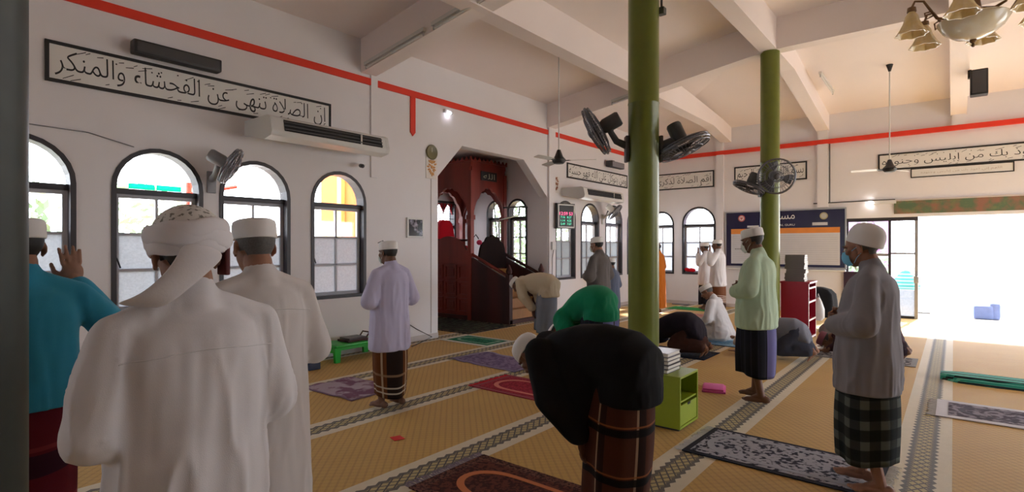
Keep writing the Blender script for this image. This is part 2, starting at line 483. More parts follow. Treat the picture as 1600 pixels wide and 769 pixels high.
G().prism([(-1.08, .05), (-.66, .05), (-.66, .62), (-1.08, .62)], fnF, .082, .088).build('frosted_panel', 'frost', root)
g = G(); g.rbox(-.675, -.585, YF - .01, YF + .05, .78, .93, .008); g.build('lock', 'metal', root)

MT['column_d'] = plain('dark_column', (.035, .042, .034), .5, var=.25, scale=14)  # darker tone, used only on the column nearest the camera
# round columns ----------------------------------------------------------
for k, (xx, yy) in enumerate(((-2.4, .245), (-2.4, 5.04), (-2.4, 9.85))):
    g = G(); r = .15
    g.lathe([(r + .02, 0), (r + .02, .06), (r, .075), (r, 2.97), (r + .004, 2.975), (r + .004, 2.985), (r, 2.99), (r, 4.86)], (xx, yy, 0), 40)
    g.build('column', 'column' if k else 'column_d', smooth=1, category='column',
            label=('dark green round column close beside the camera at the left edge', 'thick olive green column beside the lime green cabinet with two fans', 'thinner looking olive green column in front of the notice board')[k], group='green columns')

# ------------------------------------------------------------------ outside
MT['ground'] = plain('pale_concrete', (.52, .50, .47), .8, var=.08, scale=1.5)
MT['orange'] = plain('orange_render', srgb(232, 110, 45), .7)
MT['yellow'] = plain('yellow_render', srgb(240, 200, 110), .7)
MT['pink'] = plain('pink_render', (.36, .17, .34), .7)
MT['leaf'] = plain('leaf_green', (.30, .40, .26), .6, var=.3, scale=3)
MT['bark'] = plain('bark', (.12, .08, .05), .8)
G().box(-40, 40, -40, 60, -.35, -.26).build('ground', 'ground', kind='structure')
g = G().box(-9.9, XL - .25, 6.1, 6.27, -.3, 3.9); g.build('orange_wall_cladding', 'orange', category='wall',
    label='orange painted outside wall seen through the fourth window', kind='structure')
for xx in (-7.55, -8.35, -9.15):
    G().box(xx - .07, xx + .07, 6.02, 6.1, -.3, 3.9).build('wall_stripe', 'yellow', kind='structure')
# roof overhang with pierced blocks outside the third and fourth windows
n = NT('pierced_blocks'); u = n.xyz()
c = n.mix(n.op('MULTIPLY', pulse(n, u[1], .12, .05), pulse(n, u[0], .12, .05)), srgb(120, 70, 70), (.8, .78, .75))
MT['blocks'] = n.fin(c, .8)
g = G(); g.box(-8.4, XL - .22, 2.75, 5.6, 2.86, 2.94); g.build('roof_or_sun_block', 'blocks', category='roof',
    label='brown pierced roof overhang outside the third and fourth windows', kind='structure')
G().box(-9.8, XL - .22, 9.94, 12.6, 2.97, 3.05).build('roof_or_sun_block', 'ground', category='roof', label='added unseen sun blocking slab outside the pulpit recess windows', kind='structure')  # added out of view to keep direct sun out of the recess
g = G()
for yy in (3.55, 3.85): g.tube([(-9.6, yy, -.3), (-9.6, yy, 2.6)], .045, 8)
g.tube([(-9.6, 3.3, 2.35), (-9.6, 3.7, 2.45), (-9.6, 4.3, 2.6)], .03, 8)
g.build('red_posts', 'red', category='posts', label='pair of red posts outside behind the third window')
def bush(name, label, c, r, n, trunk=0., grp='greenery outside'):
    t = thing(name, label, 'tree' if trunk else 'bush', (c[0], c[1], -.28), 0, grp)
    g = G(); rnd = random.Random(hash(label) % 999)
    rnd = random.Random(int(c[0] * 31 + c[1] * 17))
    for i in range(n):
        v = Vector((rnd.gauss(0, 1), rnd.gauss(0, 1), rnd.gauss(0, 1))).normalized() * rnd.random() ** .4
        p = Vector((v.x * r[0], v.y * r[1], c[2] + .28 + v.z * r[2]))
        a = Vector((rnd.gauss(0, 1), rnd.gauss(0, 1), rnd.gauss(0, 1))).normalized() * .11; b = a.orthogonal().normalized() * .05
        g.add([p - a, p + b, p + a, p - b], [(0, 1, 2, 3)])
    g.build('foliage', 'leaf', t, kind='stuff')
    g = G(); g.tube([(0, 0, 0), (.03, .02, (c[2] + .28) * .6), (-.02, .03, c[2] + .28)], [.06 + trunk * .05, .05, .02], 8); g.build('stem', 'bark', t)
bush('garden_bush', 'green bush outside behind the second window', (-12.5, 3.6, 1.6), (1.2, 1.3, 1.3), 700)
bush('garden_bush', 'green bush outside behind the first window', (-10.0, 1.2, 1.9), (.7, .7, .9), 500)
bush('garden_tree', 'leafy tree outside behind the pulpit recess windows', (-10.4, 13.6, 1.7), (1.6, 1.2, 1.9), 1300, 1)
bush('garden_tree', 'leafy tree outside behind the glass entrance panel', (-2.4, 20.2, 1.1), (1.0, .7, .9), 700, 1)
g = thing('neighbour_house', 'pink house with a dark window beyond the entrance', 'house', (-2.4, 22, -.3))
G().box(-4.2, .72, 0, 3, 0, 5.5).build('wall', 'pink', g)
G().box(.17, .56, -.04, .03, 1.8, 2.36).build('window', plain('dark_violet_window', (.10, .05, .14), .4), g)
G().box(-4.4, .8, -.5, .0, 1.5, 1.66).build('ledge', plain('mauve_ledge', (.5, .35, .42), .7), g)
# ================================================================== FIXTURES AND OBJECTS
# --- arabic lettering (letters are joined by hand: each takes its isolated / final / initial / medial form)
AR = {'ا': 0xFE8D, 'أ': 0xFE83, 'إ': 0xFE87, 'ب': 0xFE8F, 'ة': 0xFE93, 'ت': 0xFE95, 'ج': 0xFE9D, 'ح': 0xFEA1, 'د': 0xFEA9, 'ذ': 0xFEAB, 'ر': 0xFEAD,
      'س': 0xFEB1, 'ش': 0xFEB5, 'ص': 0xFEB9, 'ع': 0xFEC9, 'ف': 0xFED1, 'ق': 0xFED5, 'ك': 0xFED9, 'ل': 0xFEDD, 'م': 0xFEE1, 'ن': 0xFEE5, 'ه': 0xFEE9,
      'و': 0xFEED, 'ى': 0xFEEF, 'ي': 0xFEF1, 'ء': 0xFE80}
NOJOIN = set('اأإةدذروىء')
def shape_ar(t):
    out = []; i = 0
    while i < len(t):
        c = t[i]
        if c == ' ': out.append(' '); i += 1; continue
        prev = t[i - 1] if i else ' '
        pj = prev in AR and prev not in NOJOIN
        if c == 'ل' and i + 1 < len(t) and t[i + 1] in 'اأإ':
            out.append(chr(0xFEFC if pj else 0xFEFB)); i += 2; continue
        nxt = t[i + 1] if i + 1 < len(t) else ' '
        nj = c not in NOJOIN and nxt in AR and nxt != 'ء'
        k = (3 if pj else 2) if nj else (1 if pj else 0)
        if c == 'ء': k = 0
        out.append(chr(AR[c] + k)); i += 1
    return ''.join(reversed(out))
def text_mesh(body, fn, u0, u1, z0, z1, d, thin=-.006, extr=.003, keep=False):
    c = bpy.data.curves.new('lettering', 'FONT'); c.body = body; c.resolution_u = 3; c.offset = thin; c.extrude = 0
    o = bpy.data.objects.new('lettering', c); COL.objects.link(o)
    bpy.context.view_layer.update()
    me = bpy.data.meshes.new_from_object(o.evaluated_get(bpy.context.evaluated_depsgraph_get()))
    bpy.data.objects.remove(o); bpy.data.curves.remove(c)
    n = len(me.vertices); co = np.empty(n * 3); me.vertices.foreach_get('co', co); co = co.reshape(-1, 3)
    lo, hi = co.min(0), co.max(0)
    su = (u1 - u0) / (hi[0] - lo[0]); sz = (z1 - z0) / (hi[1] - lo[1])
    if keep: su = sz = min(su, sz)
    out = [fn((u0 + u1) / 2 + (p[0] - (lo[0] + hi[0]) / 2) * su, d, (z0 + z1) / 2 + (p[1] - (lo[1] + hi[1]) / 2) * sz) for p in co]
    me.vertices.foreach_set('co', np.array(out).ravel()); me.update()
    return me
MT['panel'] = plain('panel_white', (.75, .74, .71), .6, var=.04)
def calligraphy(fn, u0, u1, z0, z1, body, label, marks=20, bw=.028):
    g = G(); g.prism([(u0, z0), (u1, z0), (u1, z1), (u0, z1)], fn, -.018, -.006)
    t = thing('calligraphy_panel', label, 'sign', (0, 0, 0), 0, 'calligraphy panels along the walls')
    g.build('board', 'panel', t)
    g = G(); g.ringstrip([(u0 - .005, z0 - .005), (u1 + .005, z0 - .005), (u1 + .005, z1 + .005), (u0 - .005, z1 + .005)], [(u0 + bw, z0 + bw), (u1 - bw, z0 + bw), (u1 - bw, z1 - bw), (u0 + bw, z1 - bw)], fn, -.026, -.006)
    g.build('border', 'ink', t)
    hgt = z1 - z0
    me = text_mesh(shape_ar(body), fn, u0 + .07, u1 - .07, z0 + .12 * hgt, z1 - .16 * hgt, -.0195, -.007)
    link('lettering', me, 'ink', t, kind='stuff')
    # vowel strokes above and below the letters
    g = G(); rnd = random.Random(len(body) * 7)
    for k in range(marks * 2):
        u = u0 + .12 + (u1 - u0 - .24) * (k + rnd.random()) / (marks * 2); q = rnd.random()
        z = z1 - (.13 + .16 * rnd.random()) * hgt if q < .72 else z0 + (.1 + .08 * rnd.random()) * hgt
        L = rnd.uniform(.015, .05) * hgt / .4; sl = rnd.uniform(.15, .6)
        if q < .15: g.prism([(u - .007, z - .007), (u + .007, z - .007), (u + .007, z + .007), (u - .007, z + .007)], fn, -.021, -.0185)
        else: g.prism([(u - L, z - L * sl), (u + L, z + L * sl), (u + L, z + L * sl + .009), (u - L, z - L * sl + .007)], fn, -.021, -.0185)
    g.build('vowel_marks', 'ink', t, kind='stuff')
    return t
calligraphy(fnL, 1.26, 4.39, 3.19, 3.585, 'إن الصلاة تنهى عن الفحشاء والمنكر', 'long calligraphy panel on the left wall above the arched windows', 22)
calligraphy(fnL, 10.5, 13.45, 3.16, 3.5, 'ومن يتوكل على الله فهو حسبه', 'calligraphy panel beyond the pulpit, partly behind the thick green column', 18)
calligraphy(fnF, -6.65, -4.95, 3.17, 3.61, 'أقم الصلاة لذكري', 'short calligraphy panel on the far wall just right of the thick column', 10)
calligraphy(fnF, -4.42, -2.74, 3.2, 3.63, 'بسم الله الرحمن الرحيم', 'calligraphy panel above the notice board, crossed by the thinner column', 14)
calligraphy(fnF, -1.31, 2.3, 3.265, 3.625, 'اللهم إني أعوذ بك من إبليس وجنوده', 'long calligraphy panel above the entrance on the far wall', 22)
t = thing('caption_panel', 'narrow bordered caption panel under the entrance calligraphy', 'sign')
G().prism([(-.72, 3.065), (.93, 3.065), (.93, 3.255), (-.72, 3.255)], fnF, -.01, .004).build('board', 'panel', t)
G().ringstrip([(-.725, 3.06), (.935, 3.06), (.935, 3.262), (-.725, 3.262)], [(-.705, 3.08), (.915, 3.08), (.915, 3.24), (-.705, 3.24)], fnF, -.016, .002).build('border', 'ink', t)
link('lettering', text_mesh(shape_ar('اللهم إني أعوذ بك من إبليس وجنوده'), fnF, -.55, .75, 3.12, 3.2, -.0115), plain('faded_ink', (.45, .36, .3), .7), t)

# --- loudspeakers
def speaker(label, box, tilt=None):
    t = thing('loudspeaker', label, 'speaker', (0, 0, 0), 0, 'loudspeakers'); x0, x1, y0, y1, z0, z1 = box
    G().rbox(x0, x1, y0, y1, z0, z1, .018).build('cabinet', 'black', t, 1)
    return t
t = speaker('long black loudspeaker bar above the left wall calligraphy', (XL + .05, XL + .19, 1.95, 2.84, 3.62, 3.765))
G().rbox(XL + .185, XL + .196, 1.98, 2.81, 3.64, 3.745, .004).build('grille', 'dgrey', t)
G().box(XL - .005, XL + .06, 2.3, 2.5, 3.66, 3.8).build('bracket', 'black', t)
t = speaker('grey fronted loudspeaker bar above the far left calligraphy', (XL + .06, XL + .2, 12.2, 12.95, 3.60, 3.75))
G().rbox(XL + .195, XL + .206, 12.3, 12.93, 3.61, 3.74, .004).build('grille', 'grey_pl', t)
G().box(XL - .005, XL + .07, 12.5, 12.65, 3.64, 3.8).build('bracket', 'black', t)
t = speaker('dark loudspeaker hung from the beam near the chandelier', (.22, .46, 12.3, 12.52, 4.18, 4.62))
G().rbox(.25, .43, 12.285, 12.3, 4.21, 4.59, .004).build('grille', 'dgrey', t)
G().box(.19, .24, 12.36, 12.46, 4.5, 4.64).build('bracket', 'black', t)

# --- air conditioners
def aircon(label, y0, y1, z0, z1, xf):
    t = thing('air_conditioner', label, 'air conditioner', (XL, y0, z0), 0, 'ceiling type air conditioners')
    L, H, D = y1 - y0, z1 - z0, xf - XL
    prof = [(-.0, .1), (D * .72, .0), (D * .97, .03), (D, .07), (D, H * .35), (D * .94, H * .9), (D * .85, H), (0, H)]
    fn = lambda u, d, z: (u, d, z)
    G().prism(prof, fn, .02, L - .02).build('housing', 'white_pl', t, 1)
    for yy in (0, L - .05): G().prism([(-.0 + u * 1.005, z * 1.01) for u, z in prof], fn, yy, yy + .05).build('end_cap', 'white_pl', t, 1)
    g = G(); g.add([(D * 1.004, .16, H * .35), (D * 1.004, L - .12, H * .35), (D * .952, L - .12, H * .85), (D * .952, .16, H * .85)], [(0, 1, 2, 3)])
    g.build('outlet', 'ink', t)
    for k in range(3):
        q = .42 + .16 * k; x = D * (1.012 - .052 * (q - .35) / .5)
        G().box(x - .012, x + .006, .16, L - .12, H * q, H * q + .012).build('louvre', 'dgrey', t)
    G().box(D * .99, D * 1.012, L * .72, L * .72 + .02, H * .33, H * .8).build('divider', 'white_pl', t)
aircon('large white air conditioner above the third and fourth left windows', 3.19, 4.91, 2.85, 3.13, -6.22)
aircon('white air conditioner further along the left wall, beyond the pulpit', 10.3, 12.15, 2.63, 2.9, -6.3)

# --- fans
def fan_head(t, c, d, r, mat='grey_pl', cage='wire', mlen=.2, mr=.075):
    """cage, blades and motor; d = direction the air blows"""
    d = Vector(d).normalized(); a = d.orthogonal().normalized(); b = d.cross(a); c = Vector(c)
    g = G(); N = 28
    circ = lambda rr, off: [c + d * off + a * math.cos(2 * PI * k / N) * rr + b * math.sin(2 * PI * k / N) * rr for k in range(N)]
    for rr, off, w in ((r, 0, .012), (r * .97, .03, .007), (r * .97, -.03, .007), (r * .3, .065, .006), (r * .3, -.06, .006), (r * .65, .055, .004), (r * .65, -.05, .004)): g.tube(circ(rr, off), w, 6, True)
    for k in range(36):
        q = a * math.cos(2 * PI * k / 36) + b * math.sin(2 * PI * k / 36)
        for s_ in (1, -1): g.tube([c + q * r * .98 + d * .015 * s_, c + q * r * .65 + d * .053 * s_, c + q * r * .18 + d * .068 * s_], .0026, 4)
    g.build('cage', cage, t)
    g = G()
    for k in range(3):
        th0 = 2 * PI * k / 3; rings = []
        for rr, w, tw in ((.12, .16, .02), (.35, .32, .03), (.65, .42, .03), (.9, .3, .02)):
            pts = []
            for sgn in (-1, 1):
                an = th0 + sgn * w; pts.append(c + (a * math.cos(an) + b * math.sin(an)) * r * rr + d * tw * sgn)
            rings.append([pts[0] - d * .002, pts[1] - d * .002, pts[1] + d * .002, pts[0] + d * .002])
        g.loft(rings)
    g.build('blades', mat, t)
    M = Matrix((a, b, d)).transposed()
    G().lathe([(.0, -.02), (.035, -.02), (.04, .03), (.02, .045), (0, .047)], c, 16, M).build('hub', mat, t, 1)
    G().lathe([(.0, -.06 - mlen), (mr * .85, -.06 - mlen), (mr, -.04 - mlen), (mr, -.1), (mr * .8, -.06), (0, -.06)], c, 20, M).build('motor', mat, t, 1)
    G().ell(c + d * .075, (.04, .04, .012), M).build('badge', cage, t, 1)
    return c - d * .16
def wall_fan(label, c, d, r, base, mat='dgrey', grp='wall and column fans'):
    t = thing('wall_fan', label, 'fan', (0, 0, 0), 0, grp)
    m = fan_head(t, c, d, r, mat, 'wire'); b = Vector(base[0]); nrm = Vector(base[1]).normalized()
    lo = b + nrm * .12 + Vector((0, 0, .05))
    G().tube([b + nrm * .01, lo, m + Vector((0, 0, -.09)), m], [.04, .035, .03, .035], 10).build('arm', mat, t, 1)
    sd = nrm.cross(Vector((0, 0, 1))); g = G(); M = Matrix((nrm, sd, Vector((0, 0, 1)))).transposed()
    gb = G().rbox(0, .035, -.05, .05, -.16, .1, .01); g.add([b + M @ Vector(v) for v in gb.V], gb.F)
    g.build('base_plate', mat, t, 1)
    return t
colR = Vector((.777, .63, 0))
c1 = Vector((-2.4, 5.04, 0)); c2 = Vector((-2.4, 9.85, 0))
wall_fan('dark fan on the left side of the thick green column, cage facing left', c1 - colR * .47 + Vector((0, 0, 2.71)), (-.86, -.28, -.44), .25, (c1 - colR * .15 + Vector((0, 0, 2.56)), -colR))
wall_fan('dark fan on the right side of the thick green column, cage facing down', c1 + colR * .40 + Vector((0, 0, 2.55)), (.38, .1, -.9), .26, (c1 + colR * .15 + Vector((0, 0, 2.56)), colR))
wall_fan('fan facing the camera on the thinner green column', c2 + Vector((.2, -.42, 2.69)), (.42, -.9, -.2), .28, (c2 + Vector((.05, -.145, 2.62)), (.33, -.94, 0)))
wall_fan('fan on the left of the thinner green column, cage facing down', c2 - colR * .36 + Vector((0, 0, 2.56)), (-.35, -.2, -.9), .26, (c2 - colR * .15 + Vector((0, 0, 2.56)), -colR))
wall_fan('grey wall fan between the second and third arched windows', (-6.55, 2.87, 2.50), (.42, .72, -.48), .22, ((XL, 2.79, 2.36), (1, 0, 0)), 'grey_pl')
wall_fan('pale wall fan under the far air conditioner, beyond the pulpit', (-6.5, 12.05, 2.42), (.5, .5, -.6), .23, ((XL, 12.14, 2.3), (1, 0, 0)), 'white_pl')
wall_fan('pale fan outside behind the glass entrance panel', (-1.62, YF + .62, 2.03), (.1, -.95, -.2), .2, ((-1.7, YF + 1.05, 1.95), (0, -1, 0)), 'white_pl')
G().box(-1.76, -1.64, YF + 1.05, YF + 1.17, -.28, 2.25).build('porch_post', 'white_pl', category='post', label='porch post outside behind the glass entrance panel')

def ceiling_fan(label, x, y, ztop, z, rot):
    t = thing('ceiling_fan', label, 'fan', (x, y, 0), 0, 'ceiling fans on long rods')
    G().lathe([(0, ztop - .13), (.02, ztop - .13), (.05, ztop - .03), (.06, ztop), (0, ztop)], (0, 0, 0), 16).build('canopy', 'black', t, 1)
    G().tube([(0, 0, z + .12), (0, 0, ztop - .05)], .012, 8).build('rod', 'white_pl', t)
    G().lathe([(0, z - .07), (.08, z - .07), (.11, z - .04), (.115, z), (.07, z + .05), (.03, z + .16), (0, z + .17)], (0, 0, 0), 24).build('motor', 'black', t, 1)
    for k in range(3):
        a = rot + 2 * PI * k / 3; ca, sa = math.cos(a), math.sin(a); g = G()
        P = lambda r, w, zz: (ca * r - sa * w, sa * r + ca * w, zz)
        rings = [[P(r, -w, z - .02 - .012), P(r, w, z - .02 + .012), P(r, w, z - .02 + .018), P(r, -w, z - .02 - .006)] for r, w in ((.18, .05), (.3, .065), (.55, .07), (.62, .05))]
        bl = g.loft(rings).build('blade', 'white_pl', t)
        G().add([P(.08, -.02, z - .03), P(.2, -.02, z - .03), P(.2, .02, z - .022), P(.08, .02, z - .022), P(.08, -.02, z - .015), P(.2, -.02, z - .015), P(.2, .02, z - .01), P(.08, .02, z - .01)],
                [(0, 1, 2, 3), (4, 5, 6, 7), (0, 1, 5, 4), (1, 2, 6, 5), (2, 3, 7, 6), (3, 0, 4, 7)]).build('blade_arm', 'black', bl)
ceiling_fan('ceiling fan hanging in front of the pulpit recess', -5.15, 7.6, cz(-5.15, 7.6) + .005, 3.03, .5)
ceiling_fan('ceiling fan hanging in front of the entrance calligraphy', -.94, 12.49, cz(-.94, 12.49) + .005, 3.05, 1.2)

# --- chandelier
t = thing('chandelier', 'brass chandelier with amber glass bell shades at the top right', 'chandelier', (.16, 7.55, 0))
n = NT('amber_glass'); cc = n.mix(n.noise(14, 4), srgb(240, 205, 110), srgb(250, 235, 200)); n.b.inputs['Transmission Weight'].default_value = .35
MT['amber'] = n.fin(cc, .25)
n = NT('white_bowl_glass'); cc = n.mix(n.noise(10, 4), (.85, .72, .42), (.9, .88, .84)); n.b.inputs['Transmission Weight'].default_value = .25
MT['bowl'] = n.fin(cc, .15)
Zc = 3.92
G().tube([(0, 0, Zc + .5), (0, 0, cz(.1, 7.5))], .018, 8).build('stem', 'brass', t)
G().lathe([(0, Zc + .05), (.12, Zc + .06), (.14, Zc + .1), (.07, Zc + .16), (.05, Zc + .3), (.08, Zc + .38), (.04, Zc + .5), (0, Zc + .52)], (0, 0, 0), 24).build('body', 'brass', t, 1)
G().lathe([(0, Zc - .17), (.05, Zc - .168), (.16, Zc - .13), (.26, Zc - .05), (.31, Zc + .04), (.3, Zc + .05), (.15, Zc + .03), (0, Zc + .03)], (0, 0, 0), 32).build('bowl_shade', 'bowl', t, 1)
G().lathe([(0, Zc - .25), (.012, Zc - .245), (.02, Zc - .225), (.01, Zc - .21), (.03, Zc - .19), (.03, Zc - .17), (0, Zc - .165)], (0, 0, 0), 12).build('finial', 'brass', t, 1)
for k in range(6):
    a = .35 + 2 * PI * k / 6; ca, sa = math.cos(a), math.sin(a)
    P = lambda r, z: (ca * r, sa * r, z)
    arm = G().tube([P(.1, Zc + .12), P(.22, Zc + .08), P(.32, Zc + .1), P(.38, Zc + .2), P(.44, Zc + .3), P(.52, Zc + .31), P(.55, Zc + .24)], [.02, .016, .014, .014, .012, .012, .014], 8).build('arm', 'brass', t, 1)
    G().tube([P(.34, Zc + .14), P(.42, Zc + .1), P(.43, Zc + .17), P(.38, Zc + .18)], .009, 6).build('scroll', 'brass', arm)
    c = P(.55, 0)
    G().lathe([(.0, Zc + .25), (.04, Zc + .245), (.045, Zc + .2), (0, Zc + .19)], c, 16).build('socket', 'brass', arm, 1)
    g = G(); prof = [(.03, Zc + .2), (.06, Zc + .15), (.075, Zc + .09), (.1, Zc + .02), (.145, Zc - .05), (.135, Zc - .05), (.09, Zc + .02), (.065, Zc + .09), (.05, Zc + .15), (.02, Zc + .2)]
    rings = []
    for q, (r, z) in enumerate(prof):
        ring = []
        for j in range(32):
            an = 2 * PI * j / 32; w = 1 + (.09 * math.cos(an * 8) if 2 < q < 7 else 0)
            ring.append((c[0] + r * w * math.cos(an), c[1] + r * w * math.sin(an), z))
        rings.append(ring)
    g.loft(rings, cap=False); g.build('bell_shade', 'amber', arm, 1)

# --- tube lamps and small lamps
def tube_lamp(label, p0, p1, grp='fluorescent tube lamps', lit=False):
    t = thing('tube_lamp', label, 'lamp', (0, 0, 0), 0, grp); p0, p1 = Vector(p0), Vector(p1); d = (p1 - p0)
    g = G(); up = Vector((0, 0, 1)); sd = d.normalized().cross(up)
    g.loft([[p + up * .05 - sd * .025, p + up * .05 + sd * .025, p + sd * .025, p - sd * .025] for p in (p0, p1)]); g.build('batten', 'white_pl', t)
    G().tube([p0 + d * .03 - up * .03, p1 - d * .03 - up * .03], .014, 10).build('tube', 'white_pl', t)
    for q in (.02, .98): G().cap(p0 + d * q - up * .045, p0 + d * q + up * .01, .014, .014, 8).build('lamp_holder', 'metal', t)
rz = lambda x: 4.17 + .147 * (x - XL)
tube_lamp('fluorescent tube lamp at the wall end of the nearest ceiling beam', (-6.75, 4.88, rz(-6.75) + .04), (-5.45, 4.88, rz(-5.45) + .04))
tube_lamp('fluorescent tube lamp further out along the nearest ceiling beam', (-5.3, 4.88, rz(-5.3) + .04), (-4.0, 4.88, rz(-4.0) + .04))
tube_lamp('fluorescent tube lamp on the second ceiling beam left of the thick column', (-5.3, 9.69, rz(-5.3) + .04), (-4.75, 9.69, rz(-4.75) + .04))
tube_lamp('fluorescent tube lamp on the ceiling right of the thinner column', (-2.0, 11.9, 4.9), (-1.95, 13.0, 4.78))
def lampm(name, col, e):
    n = NT(name); n.b.inputs['Emission Color'].default_value = (*col, 1); n.b.inputs['Emission Strength'].default_value = e; return n.fin(col, .4)
MT['glow'] = lampm('lamp_glow', (1, .97, .95), 30)
MT['glow_b'] = lampm('lamp_glow_violet', (.9, .88, 1), 14)
t = thing('wall_lamp', 'small lit lamp on the left wall just under the red band', 'lamp')
G().rbox(XL - .005, XL + .05, 6.6, 6.82, 3.9, 3.96, .008).build('housing', 'white_pl', t)
G().ell((XL + .06, 6.7, 3.9), (.03, .04, .025)).build('bulb', 'glow_b', t)
t = thing('wall_lamp', 'small lit spotlight on the far wall left of the entrance banner', 'lamp')
G().rbox(-1.42, -.98, YF - .06, YF + .005, 2.52, 2.6, .01).build('housing', 'white_pl', t)
G().ell((-1.44, YF - .06, 2.55), (.045, .03, .025)).build('bulb', 'glow', t)
G().tube([(-2.6, YF - .012, 2.6), (-1.0, YF - .012, 2.61)], .012, 6).build('cable_trunking', 'dgrey', category='cable', label='dark cable run on the far wall above the notice board')
G().tube([(-2.26, YF - .012, 4.0), (-2.26, YF - .012, 2.6)], .012, 6).build('cable_trunking', 'dgrey', category='cable', label='thin cable running down the far wall from the red band')

t = thing('column_conduit', 'thin dark conduit clipped to the right side of the thick green column', 'pipe')
G().tube([(-2.25, 5.13, 3.92), (-2.25, 5.13, 4.9)], .012, 8).build('pipe', 'dgrey', t)
G().rbox(-2.285, -2.215, 5.1, 5.17, 3.86, 3.93, .008).build('junction_box', 'dgrey', t)
# --- small wall things
t = thing('wall_plate', 'round olive plate hanging left of the pulpit recess', 'plate')
G().lathe([(0, 0), (.12, 0), (.13, .02), (.115, .03), (.09, .018), (0, .016)], (XL, 6.33, 3.17), 28, Matrix.Rotation(PI / 2, 3, 'Y')).build('dish', plain('olive_ceramic', srgb(110, 105, 72), .4), t, 1)
for k in range(3): G().box(XL + .015, XL + .02, 6.33 - .004, 6.33 + .004, 3.17, 3.25).build('mark', plain('pale_mark', (.6, .58, .45), .5), t) if k == 0 else None
def ornament(label, y, z, col):
    t = thing('wall_ornament', label, 'ornament'); g = G(); rnd = random.Random(int(y * 100))
    for k in range(16):
        a = 2 * PI * k / 16; rr = .06 + .05 * rnd.random()
        M = Matrix.Rotation(a, 3, 'X')
        g.ell((XL + .018, y + math.cos(a) * rr * .75, z + math.sin(a) * rr * 1.25), (.008, .034, .016), M, 8, 6)
    g.ell((XL + .018, y, z), (.014, .03, .03), None, 10, 8); g.build('flower', plain('ornament_paint', col, .5), t, 1)
    G().rbox(XL, XL + .012, y - .13, y + .13, z - .2, z + .16, .004).build('backing', plain('cream_backing', (.74, .70, .66), .6), t)
ornament('gilt flower ornament under the round plate', 6.33, 2.92, srgb(205, 150, 90))
ornament('faded brown flower ornament on the pilaster beyond the pulpit', 10.05, 2.98, srgb(160, 110, 85))
t = thing('picture', 'small dark framed picture on the left wall above the man in lavender', 'picture')
G().rbox(XL - .003, XL + .035, 5.78, 6.13, 1.71, 2.04, .006).build('frame', 'white_pl', t)
n = NT('dark_photo'); cc = n.mix(n.ramp(n.noise(9, 3), .5, .68), (.012, .01, .014), (.35, .33, .4)); n.fin(cc, .15)
G().box(XL + .035, XL + .038, 5.81, 6.10, 1.74, 2.01).build('photo', n.m, t)
# digital prayer clock
t = thing('digital_clock', 'black digital prayer time clock with red and green digits', 'clock')
MT['led_r'] = lampm('red_led', (1., .12, .3), 1.6); MT['led_g'] = lampm('green_led', (.1, .9, .55), .7)
cf = lambda u, d, z: (XL + .16 + d + (u - 9.95) * .28, u, z)
G().prism([(9.9, 1.97), (10.4, 1.97), (10.4, 2.53), (9.9, 2.53)], cf, -.05, .0).build('case', 'black', t)
G().ringstrip([(9.92, 1.99), (10.38, 1.99), (10.38, 2.51), (9.92, 2.51)], [(9.945, 2.015), (10.355, 2.015), (10.355, 2.485), (9.945, 2.485)], cf, 0, .012).build('bezel', 'white_pl', t)
link('time', text_mesh('12:59 53', cf, 9.97, 10.33, 2.27, 2.34, .003, 0), 'led_r', t)
for k in range(6):
    u = 9.995 + .18 * (k % 2); z = 2.05 + .075 * (k // 2)
    link('prayer_time', text_mesh(('5:49', '7:07', '1:14', '4:26', '7:16', '8:27')[k], cf, u, u + .12, z, z + .05, .003, 0), 'led_g', t)
G().tube([(XL - .01, 10.15, 2.35), (XL + .2, 10.15, 2.35)], .02, 8).build('bracket', 'black', t)
t = thing('security_camera', 'small dark security camera under the end of the near air conditioner', 'camera')
G().cap((XL + .1, 4.84, 2.76), (XL + .2, 4.8, 2.74), .03, .03, 12).build('camera_body', 'dgrey', t, 1)
G().tube([(XL - .005, 4.95, 2.78), (XL + .08, 4.93, 2.78), (XL + .12, 4.84, 2.77)], .012, 6).build('bracket', 'white_pl', t)
G().tube([(XL + .008, 5.14, 2.7), (XL + .012, 5.14, 4.02)], .012, 6).build('conduit', 'grey_pl', category='cable', label='thin conduit rising beside the near air conditioner to the red band')
G().tube([(XL + .006, 6.32, 2.8), (XL + .006, 6.32, .1)], .006, 6).build('conduit', 'skirt', category='cable', label='pale cable running down the wall beside the pulpit recess')
G().tube([(XL + .03, 5.2, 1.62), (XL + .06, 5.27, 1.66), (XL + .03, 5.34, 1.5), (XL + .012, 5.4, 1.0), (XL + .012, 5.5, .5), (XL + .012, 6.0, .2), (XL + .05, 6.3, .04), (XL + .2, 5.9, .01), (XL + .35, 5.6, .01)], .007, 6).build('power_cord', 'black', category='cable', label='black cord hanging on the wall behind the man in lavender')
G().tube([(XL + .01, 1.0, 2.74), (XL + .012, 1.6, 2.73), (XL + .012, 2.0, 2.64)], .006, 6).build('power_cord', 'grey_pl', category='cable', label='thin cord along the wall above the first and second windows')

